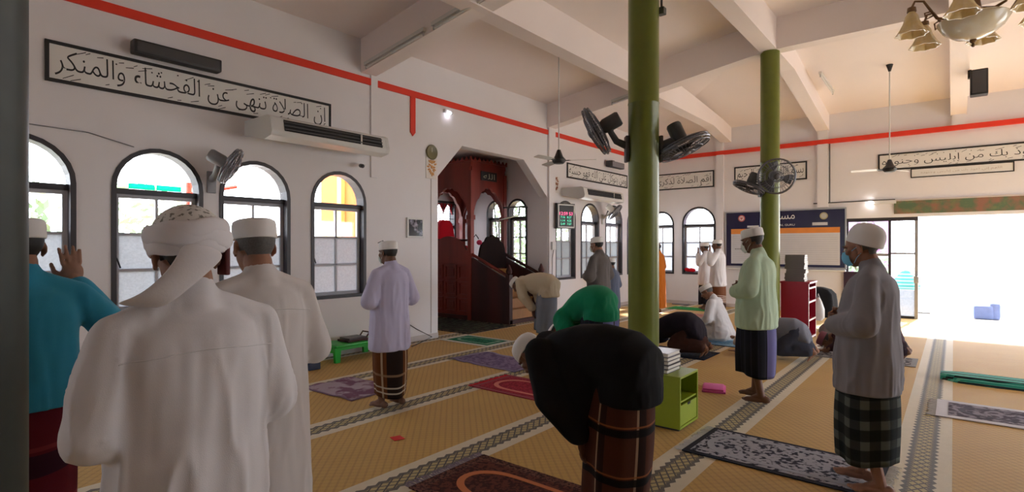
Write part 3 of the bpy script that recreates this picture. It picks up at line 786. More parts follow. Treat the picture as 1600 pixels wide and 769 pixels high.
# --- notice board on the far wall
t = thing('notice_board', 'large framed notice board with navy header and orange strip', 'notice board')
u0, u1, z0, z1 = -4.62, -1.95, 1.08, 2.45
navy = plain('navy_print', srgb(28, 24, 62), .25, var=.2, scale=3); MT['navy'] = navy
G().prism([(u0, z0), (u1, z0), (u1, z1), (u0, z1)], fnF, -.03, .005).build('panel', 'navy', t)
G().ringstrip([(u0 - .03, z0 - .03), (u1 + .03, z0 - .03), (u1 + .03, z1 + .03), (u0 - .03, z1 + .03)], [(u0, z0), (u1, z0), (u1, z1), (u0, z1)], fnF, -.045, .0).build('frame', 'metal', t)
paper = plain('paper_print', (.62, .62, .64), .5, var=.05)
MT['paper'] = paper
G().prism([(u0 + .12, z0 + .06), (u1 - .1, z0 + .06), (u1 - .1, 1.9), (u0 + .12, 1.9)], fnF, -.032, -.03).build('sheet', 'paper', t)
G().prism([(u0 + .12, 1.9), (u1 - .1, 1.9), (u1 - .1, 2.03), (u0 + .12, 2.03)], fnF, -.033, -.03).build('header_strip', plain('orange_print', srgb(225, 140, 60), .4), t)
for k in range(14):
    z = 1.84 - .052 * k
    G().prism([(u0 + .16, z), (u1 - .14, z), (u1 - .14, z + .012), (u0 + .16, z + .012)], fnF, -.0335, -.032).build('ruled_line', plain('rule_print', (.52, .52, .55), .6) if k == 0 else bpy.data.materials['rule_print'], t)
def disc(u, z, r, d, mat, nm):
    G().prism([(u + r * math.cos(2 * PI * k / 24), z + r * math.sin(2 * PI * k / 24)) for k in range(24)], fnF, d - .002, d).build(nm, mat, t)
disc(-4.24, 2.30, .085, -.031, plain('emblem_red', srgb(190, 90, 85), .4), 'emblem'); disc(-4.24, 2.30, .06, -.033, plain('emblem_white', (.7, .6, .6), .4), 'emblem')
G().prism([(-4.24, 2.26), (-4.205, 2.31), (-4.215, 2.33), (-4.24, 2.318), (-4.265, 2.33), (-4.275, 2.31)], fnF, -.038, -.035).build('emblem', bpy.data.materials['emblem_red'], t)
disc(-2.38, 2.30, .085, -.031, plain('emblem_gold', srgb(170, 160, 120), .4), 'emblem'); disc(-2.38, 2.30, .06, -.033, plain('emblem_pale', (.5, .5, .45), .4), 'emblem')
link('title', text_mesh(shape_ar('مسجد'), fnF, -3.6, -3.0, 2.2, 2.38, -.0315, 0), 'panel', t)
link('subtitle', text_mesh('JADUAL GURU', fnF, -3.55, -3.0, 2.07, 2.13, -.0315, 0), 'panel', t)
G().prism([(-2.62, 2.08), (-2.3, 2.08), (-2.3, 2.15), (-2.62, 2.15)], fnF, -.034, -.03).build('name_strip', 'paper', t)
G().prism([(-4.1, 2.06), (-3.82, 2.06), (-3.82, 2.11), (-4.1, 2.11)], fnF, -.034, -.03).build('name_strip', 'paper', t)
link('entry', text_mesh('- - - -   - - - -  - - -', fnF, -4.4, -3.9, 1.5, 1.53, -.0345, 0), 'ink', t)
G().box(u0 - .02, u1 + .02, YF - .09, YF, .99, 1.03).build('board_ledge', 'white_pl', t)
# banner above the entrance
n = NT('banner_print'); cc = n.mix(n.ramp(n.noise(4, 3), .42, .6), srgb(86, 108, 80), srgb(142, 100, 82))
MT['banner'] = n.fin(n.mix(n.ramp(n.noise(9, 4), .5, .7), cc, srgb(110, 120, 80)), .6)
t = thing('banner', 'faded green and red banner strip above the entrance', 'banner')
G().prism([(-1.02, 2.29), (3.1, 2.29), (3.1, 2.59), (-1.02, 2.59)], fnF, -.03, .005).build('sheet', 'banner', t)
G().prism([(-1.02, 2.57), (3.1, 2.57), (3.1, 2.6), (-1.02, 2.6)], fnF, -.036, -.002).build('rail', 'skirt', t)

# --- pulpit (minbar) in the recess
t = thing('pulpit', 'carved red brown wooden pulpit with canopy and stairs in the recess', 'pulpit', (0, 0, 0))
PX0, PX1, PY0, PY1 = -9.35, -8.03, 8.5, 9.6          # canopy footprint ; stairs run to x=-6.9
fy = lambda y: (lambda u, d, z: (u, y + d, z))
fx = lambda x: (lambda u, d, z: (x + d, u, z))
for xx in (PX0, PX1):
    for yy in (PY0, PY1):
        G().box(xx - .05, xx + .05, yy - .05, yy + .05, 0, 3.2).build('post', 'wood', t)
        G().box(xx - .07, xx + .07, yy - .07, yy + .07, 2.15, 2.25).build('capital', 'wood', t)
def lobed(a, b, zs, zt, n=24):
    """lobed arch from a to b"""
    out = []
    for i in range(n + 1):
        q = i / n; u = a + (b - a) * q
        base = math.sin(PI * q) ** .75; z = zs + (zt - zs) * base + .035 * abs(math.sin(PI * q * 6)) - .02
        out.append((u, z))
    return out
def valance(nm, fn, a, b):
    poly = lobed(a + .06, b - .06, 2.32, 2.86) + [(b - .05, 2.32), (b, 2.32), (b, 3.42), (a, 3.42), (a, 2.32), (a + .05, 2.32)]
    G().prism(poly, fn, -.035, .035).build(nm, 'wood', t)
valance('arch_panel', fy(PY0), PX0, PX1); valance('arch_panel', fy(PY1), PX0, PX1)
valance('arch_panel', fx(PX1), PY0, PY1); valance('arch_panel', fx(PX0), PY0, PY1)
def scallop(fn, a, b, z=3.4):
    k = max(4, round((b - a) / .13)); poly = [(a, z)]
    for i in range(k):
        c0 = a + (b - a) * i / k
        for j in range(7): poly.append((c0 + (b - a) / k * j / 6, z + .1 - .075 * math.sin(PI * j / 6)))
    poly.append((b, z))
    G().prism(poly, fn, -.02, .02).build('cresting', 'wood', t)
scallop(fy(PY0 - .04), PX0 - .05, PX1 + .05); scallop(fx(PX1 + .04), PY0 - .05, PY1 + .05)
G().box(PX0 - .03, PX1 + .03, PY0 - .03, PY1 + .03, 3.30, 3.40).build('canopy_roof', 'wood', t)
# nameplate with gilt script on the front arch panel
G().prism([(8.78, 3.02), (9.3, 3.02), (9.3, 3.22), (8.78, 3.22)], fx(PX1 + .036), 0, .012).build('nameplate', 'ink', t)
link('gilt_script', text_mesh(shape_ar('الله'), fx(PX1 + .05), 8.85, 9.23, 3.06, 3.18, 0, 0), plain('gilt', (.5, .48, .35), .3, .6), t)
# panelled body below the platform
G().box(PX0, PX1, PY0 + .02, PY1 - .02, 0.08, 1.2).build('body', 'wood', t)
G().box(PX0 - .03, XL - .02, PY0 - .03, PY1 + .03, 0, .08).build('plinth', 'wood_d', t)
for i in range(3):
    for j in range(3):
        a = PX0 + .1 + .42 * i; z = .14 + .36 * j
        g = G(); g.ringstrip([(a, z), (a + .36, z), (a + .36, z + .31), (a, z + .31)], [(a + .04, z + .04), (a + .32, z + .04), (a + .32, z + .27), (a + .04, z + .27)], fy(PY0 + .02), -.025, .0)
        pn = g.build('raised_panel', 'wood', t)
        G().prism([(a + .08, z + .08), (a + .28, z + .08), (a + .28, z + .23), (a + .08, z + .23)], fy(PY0 + .02), -.015, .0).build('panel_field', 'wood', pn)
# side screen at platform level with a curved carved top
prof = [(PX0, 1.2), (PX1, 1.2), (PX1, 1.48)] + [(PX1 - .12 - (PX1 - PX0 - .24) * k / 16, 1.5 + .3 * math.sin(PI * k / 16) ** .7) for k in range(17)] + [(PX0, 1.48)]
G().prism(prof, fy(PY0), -.03, .03).build('side_screen', 'wood', t)
# stairs with closed stringers
for yy, nm in ((PY0, 'near'), (PY1, 'far')):
    G().prism([(PX1, .08), (XL - .06, .08), (XL - .06, .9), (PX1, 1.36)], fy(yy), -.03, .03).build('stringer', 'wood_d', t)
    G().tube([(PX1, yy, 1.42), (XL - .04, yy, .95)], .035, 8).build('handrail', 'wood_d' if nm == 'far' else 'wood', t)
    g = G(); g.box(XL - .12, XL - .02, yy - .05, yy + .05, 0, 1.0)
    g.lathe([(.03, 1.0), (.06, 1.03), (.065, 1.08), (.04, 1.14), (.02, 1.19), (0, 1.21)], (XL - .07, yy, 0), 14); g.build('newel', 'wood_d', t)
for k in range(5):
    x1 = XL - .08 - .21 * k
    G().box(PX1, x1, PY0 + .03, PY1 - .03, .08 + .2 * k, .28 + .2 * k - .03).build('riser', 'wood_l', t)
    G().box(PX1, x1 + .02, PY0 + .03, PY1 - .03, .25 + .2 * k, .28 + .2 * k).build('tread', 'wood_l', t)
blk = wood('blackened_wood', (.022, .012, .011), (.012, .008, .008), .8); blk.node_tree.nodes['Principled BSDF'].inputs['Specular IOR Level'].default_value = .08
# carved crest at the head of the stairs
poly = [(8.62, 1.1)]
for k in range(25):
    q = k / 24; poly.append((8.62 + .88 * q, 1.38 + .40 * math.sin(PI * q) ** .6 + .05 * abs(math.sin(PI * q * 5))))
poly.append((9.5, 1.1))
G().prism(poly, fx(PX1 + .12), -.02, .03).build('carved_crest', blk, t)
# red seat on the platform
t = thing('red_chair', 'red upholstered chair standing on the pulpit platform', 'chair', (-9.05, 9.0, 1.2))
redc = cloth('red_upholstery', srgb(205, 20, 40)); MT['redc'] = redc
G().rbox(-.25, .22, -.25, .25, .3, .4, .03).build('seat', 'redc', t, 1)
g = G(); rings = []
for k in range(10):
    q = k / 9; w = .25 * (1 - .15 * q) if q < .8 else .25 * .88 * math.sqrt(max(0, 1 - ((q - .8) / .2) ** 2) * .75 + .25); z = .38 + .62 * q; x = -.22 - .1 * q
    rings.append([(x - .04, -w, z), (x + .05, -w, z), (x + .05, w, z), (x - .04, w, z)])
g.loft(rings).build('backrest', 'redc', t, 1)
for sx in (-.2, .17):
    for sy in (-.2, .2): G().tube([(sx, sy, 0), (sx, sy, .31)], .02, 8).build('leg', 'wood_d', t)
for sy in (-.27, .27): G().rbox(-.22, .2, sy - .03, sy + .03, .5, .55, .01).build('armrest', 'wood_d', t)
t = thing('microphone', 'pink capped microphone on a bent stalk at the pulpit stairs', 'microphone', (-8.1, 8.62, 0))
G().tube([(0, 0, 1.36), (0, .02, 1.75), (.08, .03, 1.83), (.16, .03, 1.74)], .012, 6).build('stalk', 'black', t)
G().ell((.18, .03, 1.66), (.07, .05, .055)).build('windshield', plain('pink_foam', srgb(200, 50, 90), .9), t, 1)
G().tube([(-7.95, 9.4, 1.0), (-8.03, 9.25, 2.55)], .014, 8).build('staff', plain('pale_staff', (.12, .1, .09), .5), category='staff', label='thin wooden staff leaning inside the pulpit arch')
t = thing('wall_bracket_shelf', 'white tilted shelf on a black arm beside the recess windows', 'shelf', (-7.55, 9.4, 2.2))
g = G(); g.add([(-.3, -.25, -.06), (.15, -.25, .02), (.15, .1, .08), (-.3, .1, .0), (-.3, -.25, -.045), (.15, -.25, .035), (.15, .1, .095), (-.3, .1, .015)], [(0, 1, 2, 3), (4, 5, 6, 7), (0, 1, 5, 4), (1, 2, 6, 5), (2, 3, 7, 6), (3, 0, 4, 7)]); g.build('shelf_board', 'white_pl', t)
G().tube([(.1, .33, .25), (.1, .05, .25), (.12, .0, .05)], .018, 8).build('arm', 'black', t)
G().box(-.35, .3, .02, .07, .235, .265).build('crossbar', 'black', t)
t = thing('socket_box', 'small white socket box with cables on the wall beyond the pulpit', 'socket', (XL + .05, 9.86, 1.62))
G().rbox(0, .05, -.07, .07, -.12, .06, .01).build('box', 'white_pl', t)
G().tube([(.03, 0, -.12), (.03, -.05, -.3), (.02, -.04, -.9), (.02, -.03, -1.5)], .008, 6).build('cable', 'dgrey', t)

# --- lime green cabinet by the thick column, with books
t = thing('low_cabinet', 'lime green low cabinet with open shelf and drawer at the thick column', 'cabinet', (-2.24, 4.43, 0))
w, d, h = .46, .41, .46                    # x, y, z ; open face looks to +x
G().box(0, w, 0, .018, 0.02, h).build('side_panel', 'green_cab', t); G().box(0, w, d - .018, d, .02, h).build('side_panel', 'green_cab', t)
G().box(0, w, .018, d - .018, h - .018, h).build('top_panel', 'green_cab', t); G().box(0, w, .018, d - .018, .02, .04).build('bottom_panel', 'green_cab', t)
G().box(0, .012, .018, d - .018, .04, h - .018).build('back_panel', 'green_cab', t); G().box(.012, w - .01, .018, d - .018, .235, .25).build('shelf', 'green_cab', t)
dr = G().box(w - .03, w - .004, .022, d - .022, .045, .215).build('drawer', 'green_cab', t)
G().prism([(.17, .215), (.18, .195), (.23, .195), (.24, .215)], lambda u, dd, z: (w - .003 + dd, u, z), -.002, .002).build('finger_slot', 'ink', dr)
G().box(.02, w - .02, .02, d - .02, 0, .02).build('plinth', 'black', t)
MT['pages'] = plain('book_pages', (.72, .68, .6), .8, var=.06, scale=40)
MT['cover_w'] = plain('pale_book_cover', (.5, .48, .52), .25, var=.05)
MT['cover_d'] = plain('dark_book_cover', (.06, .045, .05), .35)
MT['cover_g'] = plain('grey_book_cover', (.15, .125, .115), .4)
def book(name_label, x, y, z, w, d, h, rot, cover, grp):
    t = thing('book', name_label, 'book', (x, y, z), rot, grp)
    g = G(); g.box(-w / 2, w / 2, -d / 2, d / 2, 0, .004); g.box(-w / 2, w / 2, -d / 2, d / 2, h - .004, h); g.box(-w / 2, -w / 2 + .004, -d / 2, d / 2, .004, h - .004)
    g.build('cover', cover, t)
    G().box(-w / 2 + .004, w / 2 - .006, -d / 2 + .006, d / 2 - .006, .004, h - .004).build('pages', 'pages', t)
ords = ['bottom', 'second from bottom', 'third from bottom', 'fourth from bottom', 'top']
z = .46
for k in range(5):
    book('%s book in the small stack on the lime green cabinet' % ords[k], -2.06 + .008 * (k % 2), 4.62 + .006 * (k % 3), z, .3, .27, .034, random.uniform(-.03, .03), 'cover_w' if k == 4 else 'cover_d', 'books on the green cabinet'); z += .035

# --- red bookshelf at the thinner column
t = thing('bookshelf', 'red open bookshelf with pale shelf edges behind the man in pale green', 'bookshelf', (-2.5, 9.72 - .02, 0))
w, d, h = .54, .62, .95; ys = .0
t.location = (-2.28, 10.06, 0)
w = .42
G().box(0, w, 0, .025, 0, h).build('side_panel', 'shelf_red', t); G().box(0, w, d - .025, d, 0, h).build('side_panel', 'shelf_red', t)
G().box(0, .02, .025, d - .025, 0, h).build('back_panel', 'shelf_red', t); G().box(-.01, w + .02, -.01, d + .01, h, h + .03).build('top_panel', 'shelf_red', t)
for k in range(4):
    zz = .03 + .3 * k if k < 3 else .86
    sh = G().box(.02, w - .01, .025, d - .025, zz, zz + .022).build('shelf', 'shelf_red', t)
    G().box(w - .01, w + .004, .025, d - .025, zz - .002, zz + .026).build('edge_strip', 'shelf_edge', sh)
G().box(w, w + .004, -.002, .027, 0, h).build('edge_strip', 'shelf_edge', t); G().box(w, w + .004, d - .027, d + .002, 0, h).build('edge_strip', 'shelf_edge', t)
names = ['lowest', 'second', 'third', 'fourth', 'fifth', 'sixth', 'seventh', 'eighth', 'ninth', 'tenth', 'eleventh', 'twelfth', 'topmost']
z = h + .03
for k in range(13):
    book('%s grey book up in the tall stack on the red bookshelf' % names[k] if k not in (0, 12) else '%s grey book in the tall stack on the red bookshelf' % names[k],
         -2.08 + random.uniform(-.012, .012), 10.27 + random.uniform(-.01, .01), z, .25, .30, .034, PI / 2 + random.uniform(-.05, .05), 'cover_g', 'tall book stack'); z += .0345

# --- green plastic low table at the left wall
t = thing('low_table', 'bright green plastic low table against the left wall', 'table', (-6.62, 4.55, 0))
gp = plain('green_plastic', srgb(20, 170, 45), .35, var=.06); MT['gplast'] = gp
G().rbox(-.2, .22, -.38, .4, .2, .235, .012).build('table_top', 'gplast', t, 1)
for sx in (-.17, .19):
    for sy in (-.35, .36):
        G().loft([[(sx + a * r, sy + b * r2, zz) for a, b in ((-1, -1), (1, -1), (1, 1), (-1, 1))] for zz, r, r2 in ((0, .022, .035), (.2, .028, .05))]).build('leg', 'gplast', t)
for sy in (-.35, .36): G().box(-.17, .19, sy - .012, sy + .012, .12, .205).build('end_apron', 'gplast', t)
G().box(.18, .195, -.33, .34, .16, .205).build('apron', 'gplast', t)
t = thing('book_rest', 'dark wooden book rest lying on the green low table', 'book rest', (-6.6, 4.6, .236))
G().rbox(-.13, .13, -.2, .16, 0, .03, .008).build('board', 'wood_d', t); G().rbox(-.12, .12, -.17, .12, .03, .055, .006).build('closed_book', 'cover_d', t)
G().tube([(.08, .13, .03), (.08, .19, .1), (-.08, .19, .1), (-.08, .13, .03)], .012, 6).build('handle', 'wood_d', t)
t = thing('blue_box', 'small dark blue box on the floor beside the green low table', 'box', (-6.35, 3.78, 0))
G().rbox(-.08, .08, -.08, .08, 0, .1, .012).build('box_body', plain('dark_blue_plastic', srgb(45, 60, 90), .5), t, 1); G().rbox(-.085, .085, -.085, .085, .1, .12, .006).build('lid', 'dgrey', t)

# --- prayer mats
def mat_pattern(name, base, dark, scale=22, thr=.5, extra=None):
    n = NT(name); c = n.mix(n.ramp(n.noise(scale, 5), thr - .04, thr + .04), base, dark)
    if extra: c = n.mix(n.op('MULTIPLY', pulse(n, n.xyz()[1], .09, .03), .5), c, extra)
    n.bump(n.noise(300, 2), .4, .004); return n.fin(c, .95, 0, .2)
def mat_obj(label, x0, x1, y0, y1, rz, field, border, motif=None, fringe=None, wavy=.0, bw=.06, z=.002, arch_in=True, th=.008):
    cx_, cy_ = (x0 + x1) / 2, (y0 + y1) / 2; L, Wd = x1 - x0, y1 - y0
    t = thing('prayer_mat', label, 'prayer mat', (cx_, cy_, z), rz, 'prayer mats on the carpet')
    rnd = random.Random(len(label)); px = rnd.random() * 9
    def grid(a, b, c, d, nx, ny, z0, z1):
        g = G(); top = []
        hgt = lambda x, y: wavy * max(0., mnoise.noise(Vector((x * 5 + px, y * 5, 0))) + .1) * 1.2
        ed = lambda x, y: (x + wavy * .8 * mnoise.noise(Vector((y * 3, px, 3))), y + wavy * .8 * mnoise.noise(Vector((x * 3, px, 7))))
        vs = []
        for lay in (0, 1):
            for i in range(nx + 1):
                for j in range(ny + 1):
                    x = a + (b - a) * i / nx; y = c + (d - c) * j / ny; ex, ey = ed(x, y)
                    vs.append((ex, ey, (z0 if lay == 0 else z1) + hgt(x, y)))
        m = (nx + 1) * (ny + 1); fs = []; ix = lambda i, j, l: l * m + i * (ny + 1) + j
        for i in range(nx):
            for j in range(ny):
                fs += [(ix(i, j, 1), ix(i + 1, j, 1), ix(i + 1, j + 1, 1), ix(i, j + 1, 1)), (ix(i, j, 0), ix(i, j + 1, 0), ix(i + 1, j + 1, 0), ix(i + 1, j, 0))]
        for i in range(nx):
            for j in (0, ny): fs.append((ix(i, j, 0), ix(i + 1, j, 0), ix(i + 1, j, 1), ix(i, j, 1)))
        for j in range(ny):
            for i in (0, nx): fs.append((ix(i, j, 0), ix(i, j + 1, 0), ix(i, j + 1, 1), ix(i, j, 1)))
        return g.add(vs, fs)
    nx, ny = (24, 14) if wavy else (2, 2)
    grid(-L / 2, L / 2, -Wd / 2, Wd / 2, nx, ny, 0, th).build('border', border, t, 2 if wavy else 0)
    grid(-L / 2 + bw, L / 2 - bw, -Wd / 2 + bw, Wd / 2 - bw, nx, ny, th * .5, th + .002).build('field', field, t, 2 if wavy else 0)
    if motif:
        fl_ = lambda u, d_, v: (v, u, th + .002 + d_); hw = Wd / 2 - bw * 1.9; x_top = -L / 2 + bw * 1.8
        out = [(hw, L / 2 - bw * 1.8)] + [(hw * math.cos(PI * k / 16), x_top + .26 * L * (1 - math.sin(PI * k / 16) ** .8)) for k in range(17)] + [(-hw, L / 2 - bw * 1.8)]
        inn = [(hw * .82, L / 2 - bw * 2.6)] + [(hw * .82 * math.cos(PI * k / 16), x_top + .05 + .26 * L * (1 - math.sin(PI * k / 16) ** .8)) for k in range(17)] + [(-hw * .82, L / 2 - bw * 2.6)]
        G().ringstrip(out, inn, fl_, 0, .0015).build('arch_motif', motif, t)
    if fringe:
        for sx in ((-1, 1) if fringe[1] == 2 else (-1,)):
            g = G(); k = int(Wd / .014)
            for i in range(k):
                y = -Wd / 2 + Wd * (i + .5) / k; x = sx * L / 2
                g.tube([(x, y, .005), (x + sx * .035, y + rnd.uniform(-.008, .008), .006), (x + sx * rnd.uniform(.05, .075), y + rnd.uniform(-.015, .015), .004)], .0035, 4)
            g.build('fringe', fringe[0], t)
    return t
cl = lambda nm, c: (cloth(nm, c))
MT['fringe'] = plain('fringe_white', (.6, .58, .55), .95)
bwf = mat_pattern('black_white_weave', (.34, .33, .37), (.02, .02, .035), 26, .53)
mat_obj('black and white patterned prayer mat under the man with the blue mask', -1.6, -.36, 4.02, 4.70, -.03, bwf, cl('near_black_border', (.02, .02, .03)), cl('pale_arch', (.3, .3, .34)), ('fringe', 2), bw=.045)
mat_obj('rust brown prayer mat under the bowing man in black', -2.72, -1.5, 2.3, 3.02, .0, mat_pattern('brown_weave', srgb(98, 52, 40), srgb(60, 28, 24), 40), mat_pattern('brown_border', srgb(110, 70, 58), srgb(52, 26, 24), 60), cl('orange_arch', srgb(190, 105, 50)), (plain('mauve_fringe', (.25, .2, .24), .95), 1), bw=.08)
mat_obj('red prayer mat with a pale arch in the middle of the floor', -4.17, -3.02, 4.42, 5.1, .0, mat_pattern('red_weave', srgb(165, 45, 62), srgb(130, 28, 44), 50), cl('crimson_border', srgb(140, 25, 45)), cl('pale_red_arch', srgb(205, 110, 95)), ('redc', 1))
mat_obj('green prayer mat with a white border in front of the pulpit', -6.68, -5.63, 6.33, 7.0, .0, mat_pattern('green_weave', srgb(40, 125, 95), srgb(20, 85, 66), 30), cl('white_border', (.62, .62, .55)), cl('pale_green_arch', srgb(120, 165, 140)), bw=.075)
mat_obj('crumpled purple grey prayer mat left of the red mat', -5.42, -4.2, 5.28, 5.98, -.06, mat_pattern('purple_weave', srgb(128, 112, 142), srgb(100, 84, 118), 18), cl('purple_border', srgb(125, 112, 140)), None, None, .02)
mat_obj('crumpled mauve mat in front of the man in lavender', -5.55, -4.72, 3.22, 3.86, .04, mat_pattern('mauve_weave', srgb(165, 150, 160), srgb(120, 85, 105), 5, .52), cl('mauve_border', srgb(120, 95, 112)), None, None, .03, bw=.02)
rug = mat_pattern('dark_rug', srgb(50, 66, 52), srgb(22, 24, 26), 7, .48, srgb(110, 100, 84))
mat_obj('large dark patterned rug lying in front of the pulpit body', -8.9, -6.72, 7.05, 8.42, .0, rug, mat_pattern('dark_rug_border', srgb(92, 80, 66), srgb(20, 26, 24), 12), None, None, bw=.14)
mat_obj('grey patterned prayer mat with white fringe on the right', -.13, 1.05, 6.34, 7.04, .0, mat_pattern('grey_weave', srgb(70, 62, 74), srgb(140, 132, 142), 16), cl('white_grey_border', (.55, .53, .56)), cl('dark_arch', srgb(60, 52, 66)), ('fringe', 1), bw=.09)
mat_obj('small grey mat beside the feet of the kneeling man in maroon', -1.65, -.38, 8.74, 9.4, .0, mat_pattern('ash_weave', srgb(150, 140, 132), srgb(70, 62, 60), 16), cl('ash_border', srgb(120, 112, 106)), None)
mat_obj('bright green prayer mat by the far wall windows', -5.7, -4.6, 13.2, 13.85, .0, mat_pattern('bright_green_weave', srgb(45, 150, 70), srgb(30, 120, 55), 30), cl('bright_green_border', srgb(60, 140, 75)), None)
mat_obj('light blue prayer mat under the seated man in white', -3.75, -2.55, 8.72, 9.42, .0, mat_pattern('sky_weave', srgb(120, 165, 195), srgb(160, 190, 205), 30), cl('dark_blue_border', srgb(55, 60, 85)), None, None, bw=.03)
mat_obj('pale red prayer mat under the far standing men', -5.05, -3.95, 11.95, 12.6, .0, mat_pattern('pale_red_weave', srgb(175, 130, 115), srgb(150, 90, 85), 20), cl('dusty_border', srgb(180, 160, 145)), None)
mat_obj('dark navy prayer mat under the kneeling man in black', -3.95, -2.66, 7.45, 8.12, .0, mat_pattern('navy_weave', srgb(40, 42, 60), srgb(24, 24, 36), 20), cl('navy_border', srgb(30, 32, 48)), None)
mat_obj('teal prayer mat left of the thick column', -5.3, -4.2, 8.62, 9.28, .0, mat_pattern('teal_weave', srgb(60, 140, 125), srgb(40, 110, 100), 20), cl('teal_border', srgb(90, 150, 135)), None)
# folded teal mat on the right
t = thing('folded_mat', 'folded teal and black striped mat lying on the right', 'prayer mat', (.45, 8.28, 0), -.04)
n = NT('teal_stripes'); cc = n.mix(pulse(n, n.xyz()[1], .1, .035), srgb(45, 150, 130), srgb(14, 40, 40)); MT['teal'] = n.fin(n.mix(n.op('MULTIPLY', pulse(n, n.xyz()[1], .1, .02, .45), .8), cc, srgb(120, 200, 180)), .9)
for k, (w0, zz) in enumerate(((.26, .0), (.22, .022), (.17, .044))):
    rings = []
    for i in range(19):
        x = -.57 + 1.14 * i / 18; wob = .02 * mnoise.noise(Vector((x * 4, k * 3, 0)))
        tp = .45 + .55 * min(1, i / 3)
        rings.append([(x, -w0 * tp + wob, zz), (x, w0 * tp + wob, zz), (x, w0 * tp * .96 + wob, zz + .02), (x, wob, zz + .03), (x, -w0 * tp * .96 + wob, zz + .02)])
    G().loft(rings).build('fold', 'teal', t, 1)
t = thing('pink_cloth', 'folded pink cloth on the carpet behind the lime green cabinet', 'cloth', (-2.03, 6.0, 0), .3)
pk = cloth('pink_fabric', srgb(205, 85, 150), .2); MT['pk'] = pk
G().rbox(-.12, .12, -.16, .16, 0, .022, .009).build('fold', 'pk', t, 1); G().rbox(-.11, .1, -.15, .13, .022, .042, .009).build('fold', 'pk', t, 1)
G().add([(-3.57, 2.82, .003), (-3.47, 2.79, .004), (-3.44, 2.87, .006), (-3.54, 2.9, .003), (-3.57, 2.82, .005), (-3.47, 2.79, .006), (-3.44, 2.87, .008), (-3.54, 2.9, .005)], [(0, 1, 2, 3), (4, 5, 6, 7), (0, 1, 5, 4), (1, 2, 6, 5), (2, 3, 7, 6), (3, 0, 4, 7)]).build('paper_slip', plain('red_paper', srgb(205, 30, 20), .6), category='paper', label='small red paper slip lying on the gold carpet')
t = thing('cloth_bundle', 'crumpled red cloth on the far window sill', 'cloth', (-5.62, YF + .03, .86))
g = G()
for k in range(7): g.ell((random.uniform(-.1, .1), random.uniform(-.02, .03), .05 + .05 * random.random()), (.07, .05, .05), None, 10, 6)
g.build('fabric', 'redc', t, 2)
t = thing('floor_grate', 'small dark floor vent by the far wall left of the green mat', 'vent', (-5.75, 14.35, 0))
G().rbox(-.22, .22, -.06, .06, 0, .03, .006).build('vent_body', 'grey_pl', t)
# dark draped chair and the violet board under the notice board
t = thing('draped_chair', 'low chair covered with a black cloth below the notice board', 'chair', (-2.05, 11.75, 0))
bk = cloth('black_drape', (.012, .012, .014)); MT['bk'] = bk
g = G(); rings = []
for zz, a, b in ((.25, .33, .3), (.35, .35, .3), (.55, .34, .28), (.68, .32, .26), (.76, .25, .2), (.8, .12, .1)):
    rings.append([(a * math.copysign(abs(math.cos(q)) ** .7, math.cos(q)) * (1 + .05 * math.sin(7 * q)), b * math.copysign(abs(math.sin(q)) ** .7, math.sin(q)) * (1 + .05 * math.sin(7 * q)), zz) for q in [2 * PI * k / 40 for k in range(40)]])
g.loft(rings).build('cover', 'bk', t, 1)
for sx in (-.25, .25):
    for sy in (-.2, .2): G().tube([(sx, sy, 0), (sx, sy, .27)], .018, 8).build('leg', 'metal', t)
t = thing('shoe_bag', 'grey bag on the floor beside the black draped chair', 'bag', (-1.75, 11.2, 0))
g = G()
g.loft([[(a * math.cos(q), b * math.sin(q), zz) for q in [2 * PI * k / 20 for k in range(20)]] for zz, a, b in ((0, .14, .1), (.03, .16, .12), (.1, .15, .11), (.16, .1, .07), (.19, .05, .03))]).build('bag_body', plain('grey_bag_cloth', (.16, .15, .15), .8), t, 1)
G().tube([(-.05, 0, .18), (-.03, 0, .26), (.03, 0, .26), (.05, 0, .18)], .008, 6).build('strap', 'dgrey', t)
t = thing('plastic_bag', 'white plastic bag hanging on the red bookshelf side', 'bag', (-1.83, 10.74, .28))
g = G(); g.loft([[(a * math.cos(q) * (1 + .08 * math.sin(5 * q)), b * math.sin(q), zz) for q in [2 * PI * k / 20 for k in range(20)]] for zz, a, b in ((0, .05, .03), (.05, .09, .05), (.2, .09, .05), (.33, .05, .03), (.4, .02, .02))]).build('bag_body', 'white_pl', t, 1)
G().tube([(-.02, 0, .39), (0, -.02, .47), (.02, 0, .39)], .005, 6).build('handle', 'white_pl', t)
t = thing('violet_board', 'dark violet board leaning under the notice board', 'board', (-1.85, YF - .05, .0))
G().box(-.12, .18, -.02, .02, .3, 1.0).build('panel', plain('violet_board_paint', srgb(52, 32, 52), .5), t)
for sx in (-.08, .14): G().box(sx - .015, sx + .015, -.015, .03, 0, .32).build('leg', 'metal', t)
# outside the entrance
t = thing('bundle', 'blue cloth covered bundle on the bright porch floor', 'bundle', (.5, YF + 1.0, 0))
bl = cloth('porch_blue', srgb(112, 126, 168), .2)
g = G(); g.rbox(-.17, .17, -.16, .16, 0, .3, .06); g.build('cloth_cover', bl, t, 1); G().rbox(.1, .28, -.14, .12, 0, .36, .06).build('folded_end', bl, t, 1)
G().box(-6, 6, YF + .2, YF + 4.2, -.26, -.002).build('porch_floor', 'ground', kind='structure')
t = thing('bench', 'white bench with cups outside behind the glass entrance panel', 'bench', (-.85, YF + 1.6, 0))
G().box(-.5, .5, -.25, .25, .5, .55).build('bench_top', 'white_pl', t); G().box(-.45, .45, -.2, .2, .05, .5).build('skirt', 'white_pl', t)
for sx in (-.45, .45): G().box(sx - .03, sx + .03, -.22, .22, 0, .5).build('leg', 'white_pl', t)
t = thing('teal_bundle', 'teal checked cloth bundle piled on the outside bench', 'bundle', (-.9, YF + 1.55, .552))
